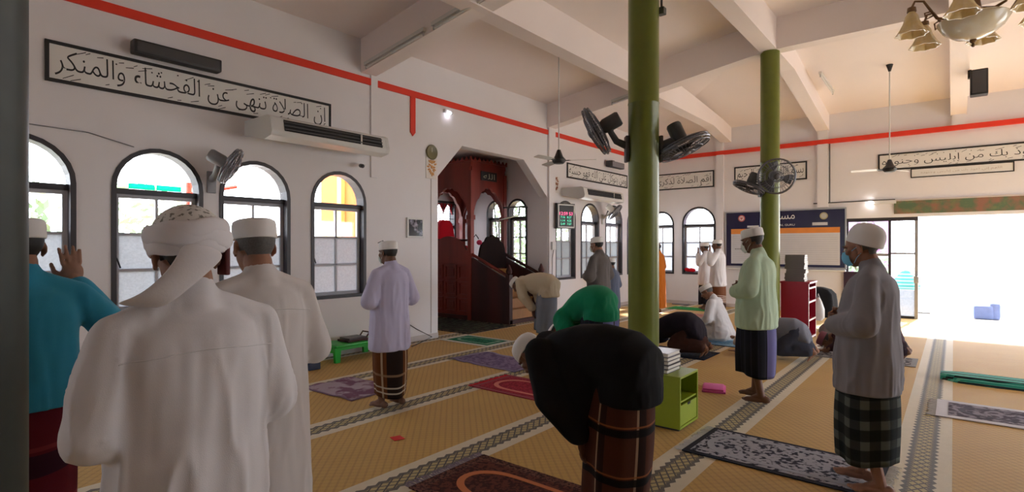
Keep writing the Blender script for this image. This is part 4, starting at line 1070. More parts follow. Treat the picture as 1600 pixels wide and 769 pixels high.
n = NT('teal_check'); cc = n.mix(pulse(n, n.xyz()[2], .08, .03), srgb(70, 150, 145), srgb(150, 200, 195)); n.fin(cc, .9)
g = G(); g.loft([[(a * math.cos(q) * (1 + .1 * math.sin(6 * q)), b * math.sin(q), zz) for q in [2 * PI * k / 24 for k in range(24)]] for zz, a, b in ((0, .26, .18), (.1, .28, .19), (.25, .2, .15), (.38, .12, .1), (.45, .05, .04))]).build('cloth_pile', n.m, t, 1)
G().ell((.02, 0, .5), (.12, .1, .07)).build('pale_topping', 'white_pl', t, 2)
# ================================================================== PEOPLE
def remesh(g, voxel, smooth=4, fac=.5):
    me = g.mesh('tmp'); o = bpy.data.objects.new('tmp', me); COL.objects.link(o)
    m = o.modifiers.new('r', 'REMESH'); m.mode = 'VOXEL'; m.voxel_size = voxel
    if smooth:
        s = o.modifiers.new('s', 'SMOOTH'); s.factor = fac; s.iterations = smooth
    dg = bpy.context.evaluated_depsgraph_get(); dg.update()
    out = bpy.data.meshes.new_from_object(o.evaluated_get(dg))
    bpy.data.objects.remove(o); bpy.data.meshes.remove(me)
    return out
def displace(me, fn):
    n = len(me.vertices); co = np.empty(n * 3); me.vertices.foreach_get('co', co); co = co.reshape(-1, 3)
    nr = np.empty(n * 3); me.vertices.foreach_get('normal', nr); nr = nr.reshape(-1, 3)
    dd = np.array([fn(c, m) for c, m in zip(co, nr)])
    me.vertices.foreach_set('co', (co + nr * dd[:, None]).ravel()); me.update()
def folds(amp, zlo, zhi, seed, hang=True):
    """vertical cloth folds, growing towards the hem"""
    def fn(c, m):
        t = min(1, max(0, (zhi - c[2]) / max(.01, zhi - zlo)))
        a = amp * (.35 + .9 * t)
        v = mnoise.noise(Vector((c[0] * 10 + seed, c[1] * 10, c[2] * (1.3 if hang else 8)))) + .5 * mnoise.noise(Vector((c[0] * 24, c[1] * 24 + seed, c[2] * 4)))
        r = (1 - abs(v)) ** 3 - .45
        side = 1 - min(1, abs(m[2]) * 1.2)
        w = mnoise.noise(Vector((c[0] * 7, c[1] * 7 + seed, c[2] * 7)))
        return a * r * side + .35 * amp * w
    return fn

def skin_mat(name, col):
    n = NT(name); c = n.mix(n.noise(30, 4), shade(col, .85), shade(col, 1.15)); n.bump(n.noise(180, 3), .15, .002)
    n.b.inputs['Subsurface Weight'].default_value = .0
    return n.fin(c, .55, 0, .35)
MT['skin'] = skin_mat('skin_brown', (.30, .15, .095)); MT['skin_d'] = skin_mat('skin_dark', (.16, .075, .045)); MT['skin_l'] = skin_mat('skin_light_brown', (.36, .19, .125))
MT['hair_k'] = plain('hair_black', (.012, .010, .010), .6, var=.3, scale=90); MT['hair_g'] = plain('hair_grey', (.10, .095, .09), .7, var=.5, scale=140)
MT['eye_w'] = plain('eye_white', (.65, .62, .58), .3, var=.02); MT['eye_k'] = plain('eye_iris', (.02, .012, .008), .2)
MT['mask_b'] = cloth('mask_blue', srgb(120, 190, 225), .04); MT['mask_w'] = cloth('mask_white', (.62, .66, .6), .04)
MT['cap_w'] = cloth('cap_white', (.78, .77, .76), .03, 160)

def V3(*a): return Vector(a)
def hand(g, w, f, pn, th, s, curl=.5, spread=1.):
    """w wrist, f finger direction, pn palm normal, th thumb side; fingers curl towards pn"""
    f = Vector(f).normalized(); pn = (Vector(pn) - f * Vector(pn).dot(f)).normalized(); sd = f.cross(pn)
    if sd.dot(Vector(th)) < 0: sd = -sd
    w = Vector(w)
    P = lambda a, b, c: w + (f * a + sd * b + pn * c) * s
    g.ell(P(.048, 0, 0), (.054 * s, .043 * s, .017 * s), Matrix((f, sd, pn)).transposed(), 14, 8)
    g.cap(P(-.03, 0, 0), P(.02, 0, 0), .027 * s, .028 * s, 10)
    for k, (b, L) in enumerate(((.032, .07), (.011, .08), (-.011, .075), (-.031, .058))):
        p = P(.088, b * spread, 0); an = 0.; r = .0092 * s
        for q, sl in enumerate((.45, .32, .25)):
            an += curl * (.5 if q == 0 else .8); d = (f * math.cos(an) + pn * math.sin(an)) + sd * (.08 * b / .03 * spread)
            e = p + d.normalized() * L * sl * s; g.cap(p, e, r, r * .92, 8); p = e; r *= .92
    p = P(.02, .034, .004); e = P(.058, .062, .016); g.cap(p, e, .0125 * s, .011 * s, 8); g.cap(e, P(.09, .066, .03 + .02 * curl), .011 * s, .009 * s, 8)
def foot(g, a, f, s, up=V3(0, 0, 1)):
    """a ankle, f toe direction"""
    f = Vector(f).normalized(); up = (Vector(up) - f * Vector(up).dot(f)).normalized(); sd = f.cross(up); a = Vector(a)
    P = lambda x, y, z: a + (f * x + sd * y + up * z) * s
    M = Matrix((f, sd, up)).transposed()
    g.ell(P(-.035, 0, -.035), (.045 * s, .033 * s, .035 * s), M, 12, 8)
    g.ell(P(.055, 0, -.042), (.1 * s, .038 * s, .027 * s), M, 14, 8)
    g.cap(a, P(.07, 0, -.03), .033 * s, .025 * s, 10)
    for k in range(5): g.cap(P(.13 - .006 * k * k * .4, (.032 - .016 * k), -.052), P(.165 - .008 * k, (.034 - .017 * k), -.055), (.013 - .0012 * k) * s, (.012 - .0013 * k) * s, 8)

def head_parts(t, g, hc, f, up, s, skin, cap=None, mask=None, hair='hair_k', cap_tilt=0., eyes=True, caph=.085, dome=False):
    """adds the head to body geometry g and hair, eyes, cap, mask as parts of t"""
    f = Vector(f).normalized(); up = (Vector(up) - f * Vector(up).dot(f)).normalized(); rt = f.cross(up)
    M = Matrix((rt, f, up)).transposed(); hc = Vector(hc)
    P = lambda x, y, z: hc + M @ Vector((x, y, z)) * s
    E = lambda gg, c, r, seg=16, n=10, MM=None: gg.ell(P(*c), tuple(q * s for q in r), M if MM is None else MM, seg, n)
    E(g, (0, -.014, .03), (.075, .093, .082), 20, 14); E(g, (0, .026, -.028), (.061, .066, .084)); E(g, (0, .05, -.088), (.036, .03, .025))
    E(g, (0, .03, -.07), (.052, .048, .034)); E(g, (0, .074, .022), (.05, .018, .013)); E(g, (.04, .062, -.018), (.022, .022, .02)); E(g, (-.04, .062, -.018), (.022, .022, .02))
    g.cap(P(0, .086, .012), P(0, .108, -.03), .009 * s, .0135 * s, 10); E(g, (.012, .098, -.034), (.01, .012, .009)); E(g, (-.012, .098, -.034), (.01, .012, .009))
    E(g, (0, .088, -.058), (.023, .011, .006)); E(g, (0, .087, -.069), (.02, .011, .007))
    for sx in (-1, 1):
        Me = M @ Matrix.Rotation(sx * .35, 3, 'Z') @ Matrix.Rotation(-.2, 3, 'X')
        E(g, (sx * .079, -.01, -.008), (.0085, .019, .032), 12, 8, Me); E(g, (sx * .077, -.002, -.035), (.007, .01, .012))
        if eyes:
            e = E(G(), (sx * .031, .0775, .002), (.0145, .0125, .0125), 12, 8).build('eye', 'eye_w', t, 2)
            E(G(), (sx * .031, .0885, .002), (.006, .003, .006), 10, 6).build('iris', 'eye_k', e, 2)
            G().tube([P(sx * .014, .092, .022), P(sx * .032, .091, .029), P(sx * .05, .078, .023)], [.003 * s, .0042 * s, .002 * s], 6).build('eyebrow', hair, t)
    if hair:
        gg = G(); rings = []
        for i in range(9):
            z = -.052 + .1 * i / 8; rings_ = []
            for j in range(25):
                a = -PI * .98 + PI * .96 * j / 24    # round the back from right to left
                zz = z if z > -.02 or -2.7 < a < -.45 else -.02
                kx = math.sqrt(max(.12, 1 - ((zz - .03) / .092) ** 2))
                kx = max(kx, .62)
                rings_.append(P(.0775 * kx * math.cos(a), -.014 + .097 * kx * math.sin(a) + (.012 if abs(math.cos(a)) > .97 else 0), zz))
            rings.append(rings_)
        gg.loft(rings, cap=False, close=False); me = gg.mesh('hair'); link('hair', me, hair, t, 2)
    if cap:
        Mc = M @ Matrix.Rotation(cap_tilt, 3, 'X'); gg = G()
        rr = (.084, .104)
        prof = [(.0, .035), (.97, .03), (1.0, .032), (1.015, .045), (1.0, .04 + caph * .75), (.95, .04 + caph * .95), (.8, .04 + caph * 1.06), (.45, .04 + caph * 1.12), (0, .04 + caph * 1.14)]
        if dome: prof = [(.0, .03), (.98, .024), (1.01, .028), (1.02, .05), (1.02, .04 + caph * .35), (.97, .04 + caph * .62), (.86, .04 + caph * .86), (.66, .04 + caph * 1.04), (.36, .04 + caph * 1.16), (0, .04 + caph * 1.2)]
        rings = [[hc + Mc @ Vector((max(r, .002) * rr[0] * math.cos(2 * PI * j / 28), -.012 + max(r, .002) * rr[1] * math.sin(2 * PI * j / 28), z)) * s for j in range(28)] for r, z in prof]
        gg.loft(rings).build('cap', cap, t, 1)
        b = G(); b.loft([[hc + Mc @ Vector((1.022 * rr[0] * math.cos(2 * PI * j / 28), -.012 + 1.022 * rr[1] * math.sin(2 * PI * j / 28), z)) * s for j in range(28)] for z in (.036, .052)], cap=False); b.build('cap_band', cap, t, 1)
    if mask:
        gg = G(); rings = []
        for i in range(9):
            q = i / 8; z = -.008 - .092 * q; bulge = .016 * math.sin(PI * q) + .006; w = .056 - .012 * abs(q - .4)
            rings.append([P(w * math.sin(a), .02 + (.082 + bulge - (.006 if q > .85 else 0)) * math.cos(a) ** .7 * (1 - .06 * q), z) for a in [-1.25 + 2.5 * j / 14 for j in range(15)]])
        gg.loft(rings, cap=False, close=False); o = gg.build('face_mask', mask, t, 2)
        for sx in (-1, 1):
            for zz, ze in ((-.012, .012), (-.088, -.03)): G().tube([P(sx * .053, .045, zz), P(sx * .072, .02, (zz + ze) / 2), P(sx * .084, -.018, ze)], .0018 * s, 5).build('mask_strap', mask, o)
    return P

def ring(c, a, b, ra, rb, n=28, e=1.):
    """super-ellipse ring round centre c in plane (a,b)"""
    c, a, b = Vector(c), Vector(a), Vector(b); out = []
    for j in range(n):
        q = 2 * PI * j / n; x, y = math.cos(q), math.sin(q)
        out.append(c + a * ra * math.copysign(abs(x) ** e, x) + b * rb * math.copysign(abs(y) ** e, y))
    return out
def sarong(t, mat, s, zt, zb, wt, wb, yo=0., seed=0., lean=0., name='sarong'):
    n, m = 72, 26; V = []; F = []; U = []
    for i in range(m + 1):
        q = i / m; z = zt + (zb - zt) * q
        rx = wt[0] + (wb[0] - wt[0]) * q + .02 * math.sin(PI * q); ry = wt[1] + (wb[1] - wt[1]) * q + .02 * math.sin(PI * q)
        for j in range(n + 1):
            a = 2 * PI * (j % n) / n
            f = 1 + (.02 + .06 * q) * math.sin(5 * a + seed + 1.2 * q) * (.4 + .6 * max(0, math.sin(a))) + .025 * q * math.sin(9 * a + seed * 2)
            f += .12 * q * math.exp(-((a - 1.9) / .22) ** 2) - .05 * q * math.exp(-((a - 2.4) / .2) ** 2)
            zz = z + (.02 * math.sin(a * 2 + seed) * q)
            V.append((rx * f * math.cos(a) * s, (yo + lean * q + ry * f * math.sin(a)) * s, zz * s)); U.append((j / n, q))
    for i in range(m):
        for j in range(n): F.append((i * (n + 1) + j, i * (n + 1) + j + 1, (i + 1) * (n + 1) + j + 1, (i + 1) * (n + 1) + j))
    # inner turn-up so the hem has thickness
    base = len(V)
    for j in range(n + 1):
        v = V[m * (n + 1) + j]; V.append((v[0] * .9, yo * s + lean * s + (v[1] - yo * s - lean * s) * .9, v[2] + .06)); U.append((j / n, 1))
    for j in range(n): F.append((m * (n + 1) + j, m * (n + 1) + j + 1, base + j + 1, base + j))
    me = bpy.data.meshes.new(name); me.from_pydata(V, [], F); uv = me.uv_layers.new(name='UVMap')
    ids = np.empty(len(me.loops), dtype=np.int32); me.loops.foreach_get('vertex_index', ids)
    uv.data.foreach_set('uv', np.array(U)[ids].ravel())
    return link(name, me, mat, t, 2)

ZP = .012      # thickness of mats below the people
def person(label, x, y, h, pose, tunic, sar=None, cap='cap_w', mask=None, skin='skin', hair='hair_k', yaw=0., vox=.008, tvox=.016, hem=.6,
           arms='folded', wide=1., girth=1., seed=0., amp=.016, headturn=(0, 0), sleeve=1., caph=.068, grp='men at prayer', bare=True, captilt=.0, eyes=True, sar_hem=.14, collar=True, extra=None, elx=.275, shear=0., dome=False, seam=False):
    t = thing('person', label, 'person', (x, y, ZP + (.032 if pose == 'sujud' else .01 if pose == 'sit' else 0)), PI / 2 + math.radians(yaw), grp)
    s = h / 1.65; g = G(); c = G()           # body, tunic ; local frame faces +y
    Z = V3(0, 0, 1); Sg = (-1, 1)
    gw = girth
    if pose == 'stand':
        tz, pt = headturn
        f = V3(math.sin(tz) * math.cos(pt), math.cos(tz) * math.cos(pt), math.sin(pt)); up = V3(0, -math.sin(pt) * .0, 1)
        hc = V3(0, .035 + .03 * -pt, 1.535 + .02 * pt); nb = V3(0, -.025, 1.38)
        g.cap(nb * s, (hc + V3(0, -.035, -.06)) * s, .058 * s, .056 * s, 14); g.cap(V3(0, 0, .9) * s, nb * s, .06 * s, .05 * s, 10)
        head_parts(t, g, hc * s, f, up, s, skin, cap, mask, hair, captilt, eyes, caph, dome)
        for sx in Sg:
            hip, kn, an = V3(sx * .085, 0, .9), V3(sx * .095, .02, .49), V3(sx * .1, -.01 + .06 * sx * (seed % 2 - .5), .085)
            g.cap(hip * s, kn * s, .05 * s, .045 * s, 8); g.cap(kn * s, an * s, .042 * s, .034 * s, 10); foot(g, an * s, (sx * .12, 1, 0), s)
            sh = V3(sx * .182 * wide, -.015, 1.325)
            if arms == 'folded':
                el, wr = V3(sx * elx * wide, -.01, 1.075), V3(sx * .085, .175, 1.09 + .025 * sx)
                hand(g, (wr + V3(-sx * .02, .01, 0)) * s, (-sx, .28, -.05), (0, -1, 0), (0, 0, 1), s, .5)
            elif arms == 'takbir':
                el, wr = V3(sx * .33 * wide, .05, 1.15), V3(sx * .2, .12, 1.37)
                hand(g, wr * s, (-sx * .1, -.05, 1), (0, 1, .0), (-sx, 0, 0), s, .12)
            elif arms == 'low':
                el, wr = V3(sx * .265 * wide, .0, 1.08), V3(sx * .1, .185, 1.06 + .02 * sx)
                hand(g, (wr + V3(-sx * .02, .01, 0)) * s, (-sx, .25, -.1), (0, -1, 0), (0, 0, 1), s, .7)
            g.cap(sh * s, el * s, .04 * s, .036 * s, 8); g.cap(el * s, wr * s, .036 * s, .027 * s, 10)
            k = sleeve; fwd = (wr - el).normalized()
            c.cap(sh * s, el * s, .06 * s, .078 * s * k, 16); c.cap(el * s, (wr - fwd * .03) * s, .076 * s * k, .056 * s * k, 16)
            c.cap(V3(sx * .05, -.022, 1.385) * s, V3(sx * .165 * wide, -.016, 1.335) * s, .05 * s, .055 * s, 14)
        X, Y = V3(1, 0, 0), V3(0, 1, 0); rings = []
        for z, rx, ry, yo in ((hem, .225 if hem < .4 else .215, .18 if hem < .4 else .165, .005), ((hem + 1) / 2, .215, .165, .005), (1.0, .2, .152, .005), (1.14, .192, .145, 0), (1.26, .19, .135, -.01), (1.33, .165, .11, -.018), (1.375, .1, .07, -.02)):
            rings.append(ring(V3(0, yo, z) * s, X, Y, rx * s * gw * (wide * .5 + .5), ry * s * gw, 32, .88))
        c.loft(rings)
        if collar: c.cap(V3(0, -.02, 1.38) * s, V3(0, -.008, 1.425) * s, .076 * s, .066 * s, 16)
        zl, zh = hem * s, 1.36 * s
        if sar: sarong(t, sar, s, min(1.0, hem + .3), sar_hem, (.165 * gw, .125 * gw), (.155 * gw, .15 * gw), 0., seed)
    elif pose == 'ruku':
        f, up = V3(0, .55, -.83), V3(0, .83, .55)
        hc, nb = V3(0, .56, .88), V3(0, .42, .98)
        g.cap(nb * s, (hc + V3(0, -.06, .02)) * s, .056 * s, .055 * s, 14); g.cap(V3(0, -.1, .92) * s, nb * s, .06 * s, .05 * s, 10)
        head_parts(t, g, hc * s, f, up, s, skin, cap, mask, hair, captilt, eyes, caph, dome)
        for sx in Sg:
            hip, kn, an = V3(sx * .085, -.12, .88), V3(sx * .1, .0, .49), V3(sx * .1, -.06, .085)
            g.cap(hip * s, kn * s, .05 * s, .045 * s, 8); g.cap(kn * s, an * s, .042 * s, .034 * s, 10); foot(g, an * s, (sx * .1, 1, 0), s)
            sh, el, wr = V3(sx * .185, .36, .95), V3(sx * .21, .25, .71), V3(sx * .13, .11, .50)
            g.cap(sh * s, el * s, .04 * s, .036 * s, 8); g.cap(el * s, wr * s, .036 * s, .027 * s, 10)
            hand(g, wr * s, (-.1 * sx, -.1, -1), (0, -1, 0), (-sx, .3, 0), s, .5)
            k = sleeve; c.cap(sh * s, el * s, .075 * s * k, .088 * s * k, 16); c.cap(el * s, (wr + V3(0, .02, .03)) * s, .088 * s * k, .072 * s * k, 16)
        rings = []
        for yy, z, ry, rz, dz in ((-.27, .80, .1, .1, 0), (-.25, .87, .17, .15, 0), (-.13, .93, .195, .17, 0), (.06, .96, .195, .165, 0), (.22, .965, .19, .145, 0), (.35, .955, .165, .11, 0), (.43, .95, .1, .075, 0)):
            rings.append(ring(V3(0, yy, z + dz) * s, V3(1, 0, 0), V3(0, -.15, 1).normalized(), ry * s * gw, rz * s * gw, 28, .9))
        c.loft(rings)
        c.cap(V3(-.15, .355, .955) * s, V3(.15, .355, .955) * s, .07 * s, .07 * s, 14)
        c.ell(V3(0, .12, .87) * s, (.17 * s * gw, .2 * s, .14 * s)); c.cap(nb * s, (nb + V3(0, .03, 0)) * s, .075 * s, .068 * s, 14)
        c.loft([ring(V3(0, yo, z) * s, V3(1, 0, 0), V3(0, 1, 0), rx * s * gw, ry * s * gw, 28, .9) for z, rx, ry, yo in ((.71, .195, .175, -.12), (.82, .195, .175, -.12), (.95, .17, .14, -.12))])
        if arms == 'curtain':      # loose front of the shirt hanging between the arms
            c.loft([ring(V3(0, yo, z) * s, V3(1, 0, 0), V3(0, 1, 0), rx * s, ry * s, 28, .9) for z, rx, ry, yo in ((.46, .15, .05, .15), (.58, .18, .1, .16), (.74, .21, .17, .16), (.92, .2, .21, .16))])
        zl, zh = .6 * s, 1.1 * s
        if sar: sarong(t, sar, s, .9, sar_hem, (.175 * gw, .15 * gw), (.17 * gw, .17 * gw), -.1, seed, .06)
    elif pose == 'sujud':
        f, up = V3(0, .35, -.94), V3(0, .94, .35)
        hc, nb = V3(0, .56, .135), V3(0, .42, .235)
        g.cap(nb * s, (hc + V3(0, -.03, .04)) * s, .056 * s, .056 * s, 14); g.cap(V3(0, -.12, .42) * s, nb * s, .06 * s, .05 * s, 10)
        head_parts(t, g, hc * s, f, up, s, skin, cap, mask, hair, captilt, eyes, caph, dome)
        for sx in Sg:
            hip, kn, an = V3(sx * .09, -.14, .42), V3(sx * .12, .04, .075), V3(sx * .09, -.40, .1)
            g.cap(hip * s, kn * s, .06 * s, .055 * s, 8); g.cap(kn * s, an * s, .05 * s, .036 * s, 10); foot(g, an * s, (0, .25, -1), s * .8, V3(0, -1, 0))
            sh, el, wr = V3(sx * .185, .37, .235), V3(sx * .28, .36, .12), V3(sx * .2, .54, .045)
            g.cap(sh * s, el * s, .04 * s, .036 * s, 8); g.cap(el * s, wr * s, .036 * s, .027 * s, 10)
            hand(g, (wr + V3(0, 0, -.018)) * s, (-.05 * sx, 1, 0), (0, 0, -1), (-sx, 0, 0), s, .05)
            k = sleeve; c.cap(sh * s, el * s, .072 * s * k, .075 * s * k, 14); c.cap(el * s, (wr + V3(0, -.05, .02)) * s, .07 * s * k, .05 * s * k, 14)
        rings = []
        for yy, z, rx, rz in ((-.34, .28, .1, .1), (-.31, .33, .17, .15), (-.2, .37, .2, .18), (0, .38, .2, .165), (.18, .33, .19, .14), (.33, .27, .175, .115), (.43, .235, .1, .075)):
            rings.append(ring(V3(0, yy, z) * s, V3(1, 0, 0), V3(0, .3, 1).normalized(), rx * s * gw, rz * s * gw, 28, .9))
        c.loft(rings); c.cap(V3(-.15, .36, .235) * s, V3(.15, .36, .235) * s, .075 * s, .075 * s, 14); c.cap(nb * s, (nb + V3(0, .03, -.02)) * s, .074 * s, .068 * s, 14)
        c.ell(V3(0, -.12, .28) * s, (.19 * s * gw, .2 * s, .16 * s))
        zl, zh = .1 * s, .5 * s
        gl = G()
        for sx in Sg: gl.cap(V3(sx * .09, -.17, .36) * s, V3(sx * .12, .02, .11) * s, .125 * s, .1 * s, 14); gl.cap(V3(sx * .12, .02, .1) * s, V3(sx * .095, -.33, .11) * s, .095 * s, .075 * s, 14)
        gl.ell(V3(0, -.2, .16) * s, (.19 * s, .2 * s, .14 * s))
        me = remesh(gl, tvox, 6); displace(me, folds(amp * .6, 0, .4, seed + 5, False)); link('sarong', me, sar or tunic, t, 2)
    else:  # sit on the heels
        f, up = V3(-.1, .85, -.5), V3(0, .5, .85)
        hc, nb = V3(0, .16, .79), V3(0, .04, .67)
        g.cap(nb * s, (hc + V3(0, -.05, -.03)) * s, .056 * s, .056 * s, 14); g.cap(V3(0, -.05, .25) * s, nb * s, .06 * s, .05 * s, 10)
        head_parts(t, g, hc * s, f, up, s, skin, cap, mask, hair, captilt, eyes, caph, dome)
        for sx in Sg:
            hip, kn, an = V3(sx * .1, -.08, .22), V3(sx * .15, .36, .12), V3(sx * .1, -.2, .07)
            g.cap(hip * s, kn * s, .05 * s, .045 * s, 8); g.cap(kn * s, an * s, .04 * s, .034 * s, 10); foot(g, an * s, (0, -1, -.1), s, V3(0, 0, -1))
            sh, el, wr = V3(sx * .18, .03, .63), V3(sx * .23, .06, .38), V3(sx * .16, .25, .27)
            g.cap(sh * s, el * s, .04 * s, .036 * s, 8); g.cap(el * s, wr * s, .036 * s, .027 * s, 10)
            hand(g, wr * s, (-.1 * sx, 1, -.25), (0, -.2, -1), (-sx, 0, 0), s, .3)
            c.cap(sh * s, el * s, .07 * s, .078 * s, 14); c.cap(el * s, wr * s, .075 * s, .058 * s, 14)
        rings = [ring(V3(0, yo, z) * s, V3(1, 0, 0), V3(0, 1, 0), rx * s * gw, ry * s * gw, 28, .9) for z, rx, ry, yo in ((.05, .23, .2, -.1), (.16, .23, .19, -.09), (.32, .2, .16, -.05), (.48, .19, .145, 0), (.58, .175, .12, .02), (.65, .1, .07, .03))]
        c.loft(rings); c.cap(V3(-.15, .03, .625) * s, V3(.15, .03, .625) * s, .065 * s, .065 * s, 14); c.cap(nb * s, (nb + V3(0, .02, .04)) * s, .074 * s, .066 * s, 14)
        zl, zh = .05 * s, .6 * s
        gl = G()
        for sx in Sg: gl.cap(V3(sx * .09, -.1, .2) * s, V3(sx * .15, .36, .14) * s, .11 * s, .095 * s, 14); gl.cap(V3(sx * .15, .36, .1) * s, V3(sx * .1, -.15, .08) * s, .085 * s, .07 * s, 14)
        gl.ell(V3(0, .1, .13) * s, (.18 * s, .24 * s, .1 * s))
        me = remesh(gl, tvox, 6); displace(me, folds(amp * .6, 0, .3, seed + 5, False)); link('sarong', me, sar or tunic, t, 2)
    me = remesh(g, vox, 2, .4); link('body', me, skin, t, 2)
    me = remesh(c, tvox, 8, .5); displace(me, folds(amp * s, zl, zh, seed, pose == 'stand'))
    nm = 'robe' if (pose == 'stand' and hem < .4) else 'shirt'
    link(nm, me, tunic, t, 2)
    if seam:
        from mathutils.bvhtree import BVHTree
        bv = BVHTree.FromPolygons([v.co.copy() for v in me.vertices], [tuple(p.vertices) for p in me.polygons]); pts = []
        for k in range(31):
            q = -.19 + .38 * k / 30; hit = bv.ray_cast(V3(q * wide * s, -1, (1.265 + .012 * math.cos(q * 12)) * s), V3(0, 1, 0))
            if hit[0] is not None and (not pts or abs(hit[0].y - pts[-1].y) < .03): pts.append(hit[0] + V3(0, -.0005, 0))
        if len(pts) > 4: G().tube(pts, .0022, 6).build('yoke_seam', tunic, t, 2)
    if shear:
        for o in list(t.children_recursive):
            if o.name.startswith('sarong'): continue
            for v in o.data.vertices:
                q = min(1, max(0, (v.co.z - .4) / .3)); v.co.z -= shear * 1.5 * max(0, v.co.y + .12) ** 2 * q
    if extra: extra(t, s)
    return t
# ------------------------------------------------------------------ the men
C = lambda nm, r, g_, b, v=.06: cloth(nm, srgb(r, g_, b), v)
white = cloth('white_cotton', (.66, .65, .67), .03); lav = C('lavender_cotton', 186, 182, 208)
cream = C('cream_white_cotton', 205, 200, 198, .03)
pl_brown = plaid('brown_plaid', srgb(92, 52, 22), [(0, .5, .16, .1, srgb(18, 14, 14), .9), (0, .25, .02, .2, srgb(190, 170, 140), .7), (1, 1.0, .24, .38, srgb(14, 12, 12), .85), (1, .5, .03, .1, srgb(150, 120, 90), .6), (1, 1., .02, -.36, srgb(190, 180, 160), .8), (1, 1., .02, -.43, srgb(190, 180, 160), .8)])
pl_rust = plaid('rust_plaid', srgb(74, 40, 26), [(0, .2, .05, .1, srgb(30, 18, 16), .8), (0, .2, .012, .2, srgb(190, 160, 130), .6), (1, .33, .05, .3, srgb(14, 11, 12), .95), (1, .33, .012, .42, srgb(150, 90, 50), .7)])
pl_check = plaid('grey_green_check', srgb(92, 98, 92), [(0, .1, .055, .0, srgb(20, 24, 26), .75), (1, .17, .095, .2, srgb(18, 22, 24), .78)])
pl_navy = plaid('dark_navy_sarong', srgb(26, 26, 34), [(0, .06, .012, .2, srgb(44, 44, 58), .7), (0, 1., .13, .80, srgb(120, 118, 170), .75)])
pl_red = plaid('dark_red_sarong', srgb(96, 20, 34), [(1, .3, .1, .2, srgb(36, 14, 34), .8), (1, .3, .02, .45, srgb(150, 60, 60), .5)])
pl_stripe = plaid('brown_striped_sarong', srgb(112, 72, 50), [(1, .045, .014, .3, srgb(220, 210, 200), .9), (1, 1., .45, .1, srgb(112, 72, 50), 1.), (1, 1., .2, -.42, srgb(60, 40, 34), 1.)])

# near left: man in blue with raised hands
person('man in teal blue with raised hands, half behind the dark left column', -3.0, .47, 1.66, 'stand', C('teal_blue_cotton', 54, 146, 178, .1), pl_red, skin='skin', arms='takbir', hem=.87, seed=1.3, vox=.006, tvox=.012, headturn=(-.1, -.05), sleeve=1.05)
# near: man in white robe with turban
def turban(t, s):
    tb = cloth('turban_white', (.70, .69, .72), .04, 160); hc = V3(0, .03, 1.535) * s; f = V3(0, 1, -.12).normalized(); up = V3(0, .12, 1).normalized(); rt = f.cross(up); M = Matrix((rt, f, up)).transposed()
    def P(a, r, z, o=0.): return hc + M @ Vector((r * math.cos(a), -.01 + r * 1.1 * math.sin(a), z + o)) * s
    g = G(); g.ell(hc + M @ Vector((0, -.012, .055)) * s, (.09 * s, .104 * s, .086 * s), M, 36, 20); me = remesh(g, .006, 2)
    n = NT('embroidered_cap'); cc = n.mix(n.ramp(n.noise(75, 5), .56, .62), (.66, .65, .62), (.2, .2, .18)); n.bump(n.noise(110, 3), .5, .004); n.fin(cc, .9)
    link('skull_cap', me, n.m, t, 2)
    for k, (z, rr, th, tl, ph) in enumerate(((.028, .09, .028, .008, 0), (.06, .096, .03, .012, 1.2), (.045, .1, .027, -.010, 2.5), (.016, .091, .02, -.006, 4.0))):
        pts = []; N = 40
        for j in range(N): a = 2 * PI * j / N; pts.append(P(a, rr + .004 * math.sin(3 * a + ph), z, tl * math.sin(a + ph) + .004 * math.sin(5 * a + ph)))
        g = G(); out = []
        for j in range(N):
            p = pts[j]; d = (pts[(j + 1) % N] - pts[j - 1]).normalized(); ra = (p - (hc + up * (p - hc).dot(up))).normalized(); u2 = d.cross(ra)
            out.append([p + ra * th * .5 * s * math.cos(q) + u2 * th * s * math.sin(q) * (1 + .08 * math.sin(3 * q + ph)) for q in [2 * PI * i / 12 for i in range(12)]])
        g.loft(out + [out[0]], cap=False); g.build('turban_wrap', tb, t, 2)
    # tail hanging from the back of the turban to the left shoulder
    g = G(); out = []
    path = [(-.01, -.125, 1.565, .085), (-.035, -.135, 1.525, .07), (-.07, -.125, 1.48, .058), (-.105, -.105, 1.44, .055), (-.135, -.085, 1.415, .06), (-.16, -.02, 1.40, .06)]
    for x, y, z, w in path: out.append([V3(x - w * .72, y - .012, z + w * .55 * .2) * s, V3(x, y - .03, z + .004) * s, V3(x + w * .72, y - .012, z - w * .3) * s, V3(x + w * .7, y + .002, z - w * .3) * s, V3(x, y - .012, z) * s, V3(x - w * .7, y + .002, z + w * .55 * .2) * s])
    g.loft(out); me = g.mesh('turban_tail'); o = link('turban_tail', me, tb, t, 2); m = o.modifiers.new('sub', 'SUBSURF'); m.levels = m.render_levels = 2
    # red glasses strap end behind the right ear
    G().rbox(.083 * s, .098 * s, -.03 * s, .03 * s, 1.47 * s, 1.555 * s, .005).build('mask_edge', plain('dark_red_cloth', srgb(86, 26, 28), .7), t)
person('man in a long white robe and white turban nearest the camera', -1.69, .63, 1.635, 'stand', white, None, cap=None, skin='skin', hair='hair_k', hem=.12, seed=4.1, vox=.005, tvox=.0095, amp=.026, wide=1.04, girth=1.0, sleeve=1.0, elx=.22, seam=True, extra=turban, headturn=(.12, -.12))
person('man in a cream white robe and white cap standing behind the turbaned man', -2.30, 1.12, 1.66, 'stand', cream, None, skin='skin', hair='hair_g', hem=.12, seed=7.7, vox=.006, tvox=.012, amp=.014, wide=1.02, headturn=(.05, -.1), sleeve=1.0, elx=.25, seam=True)
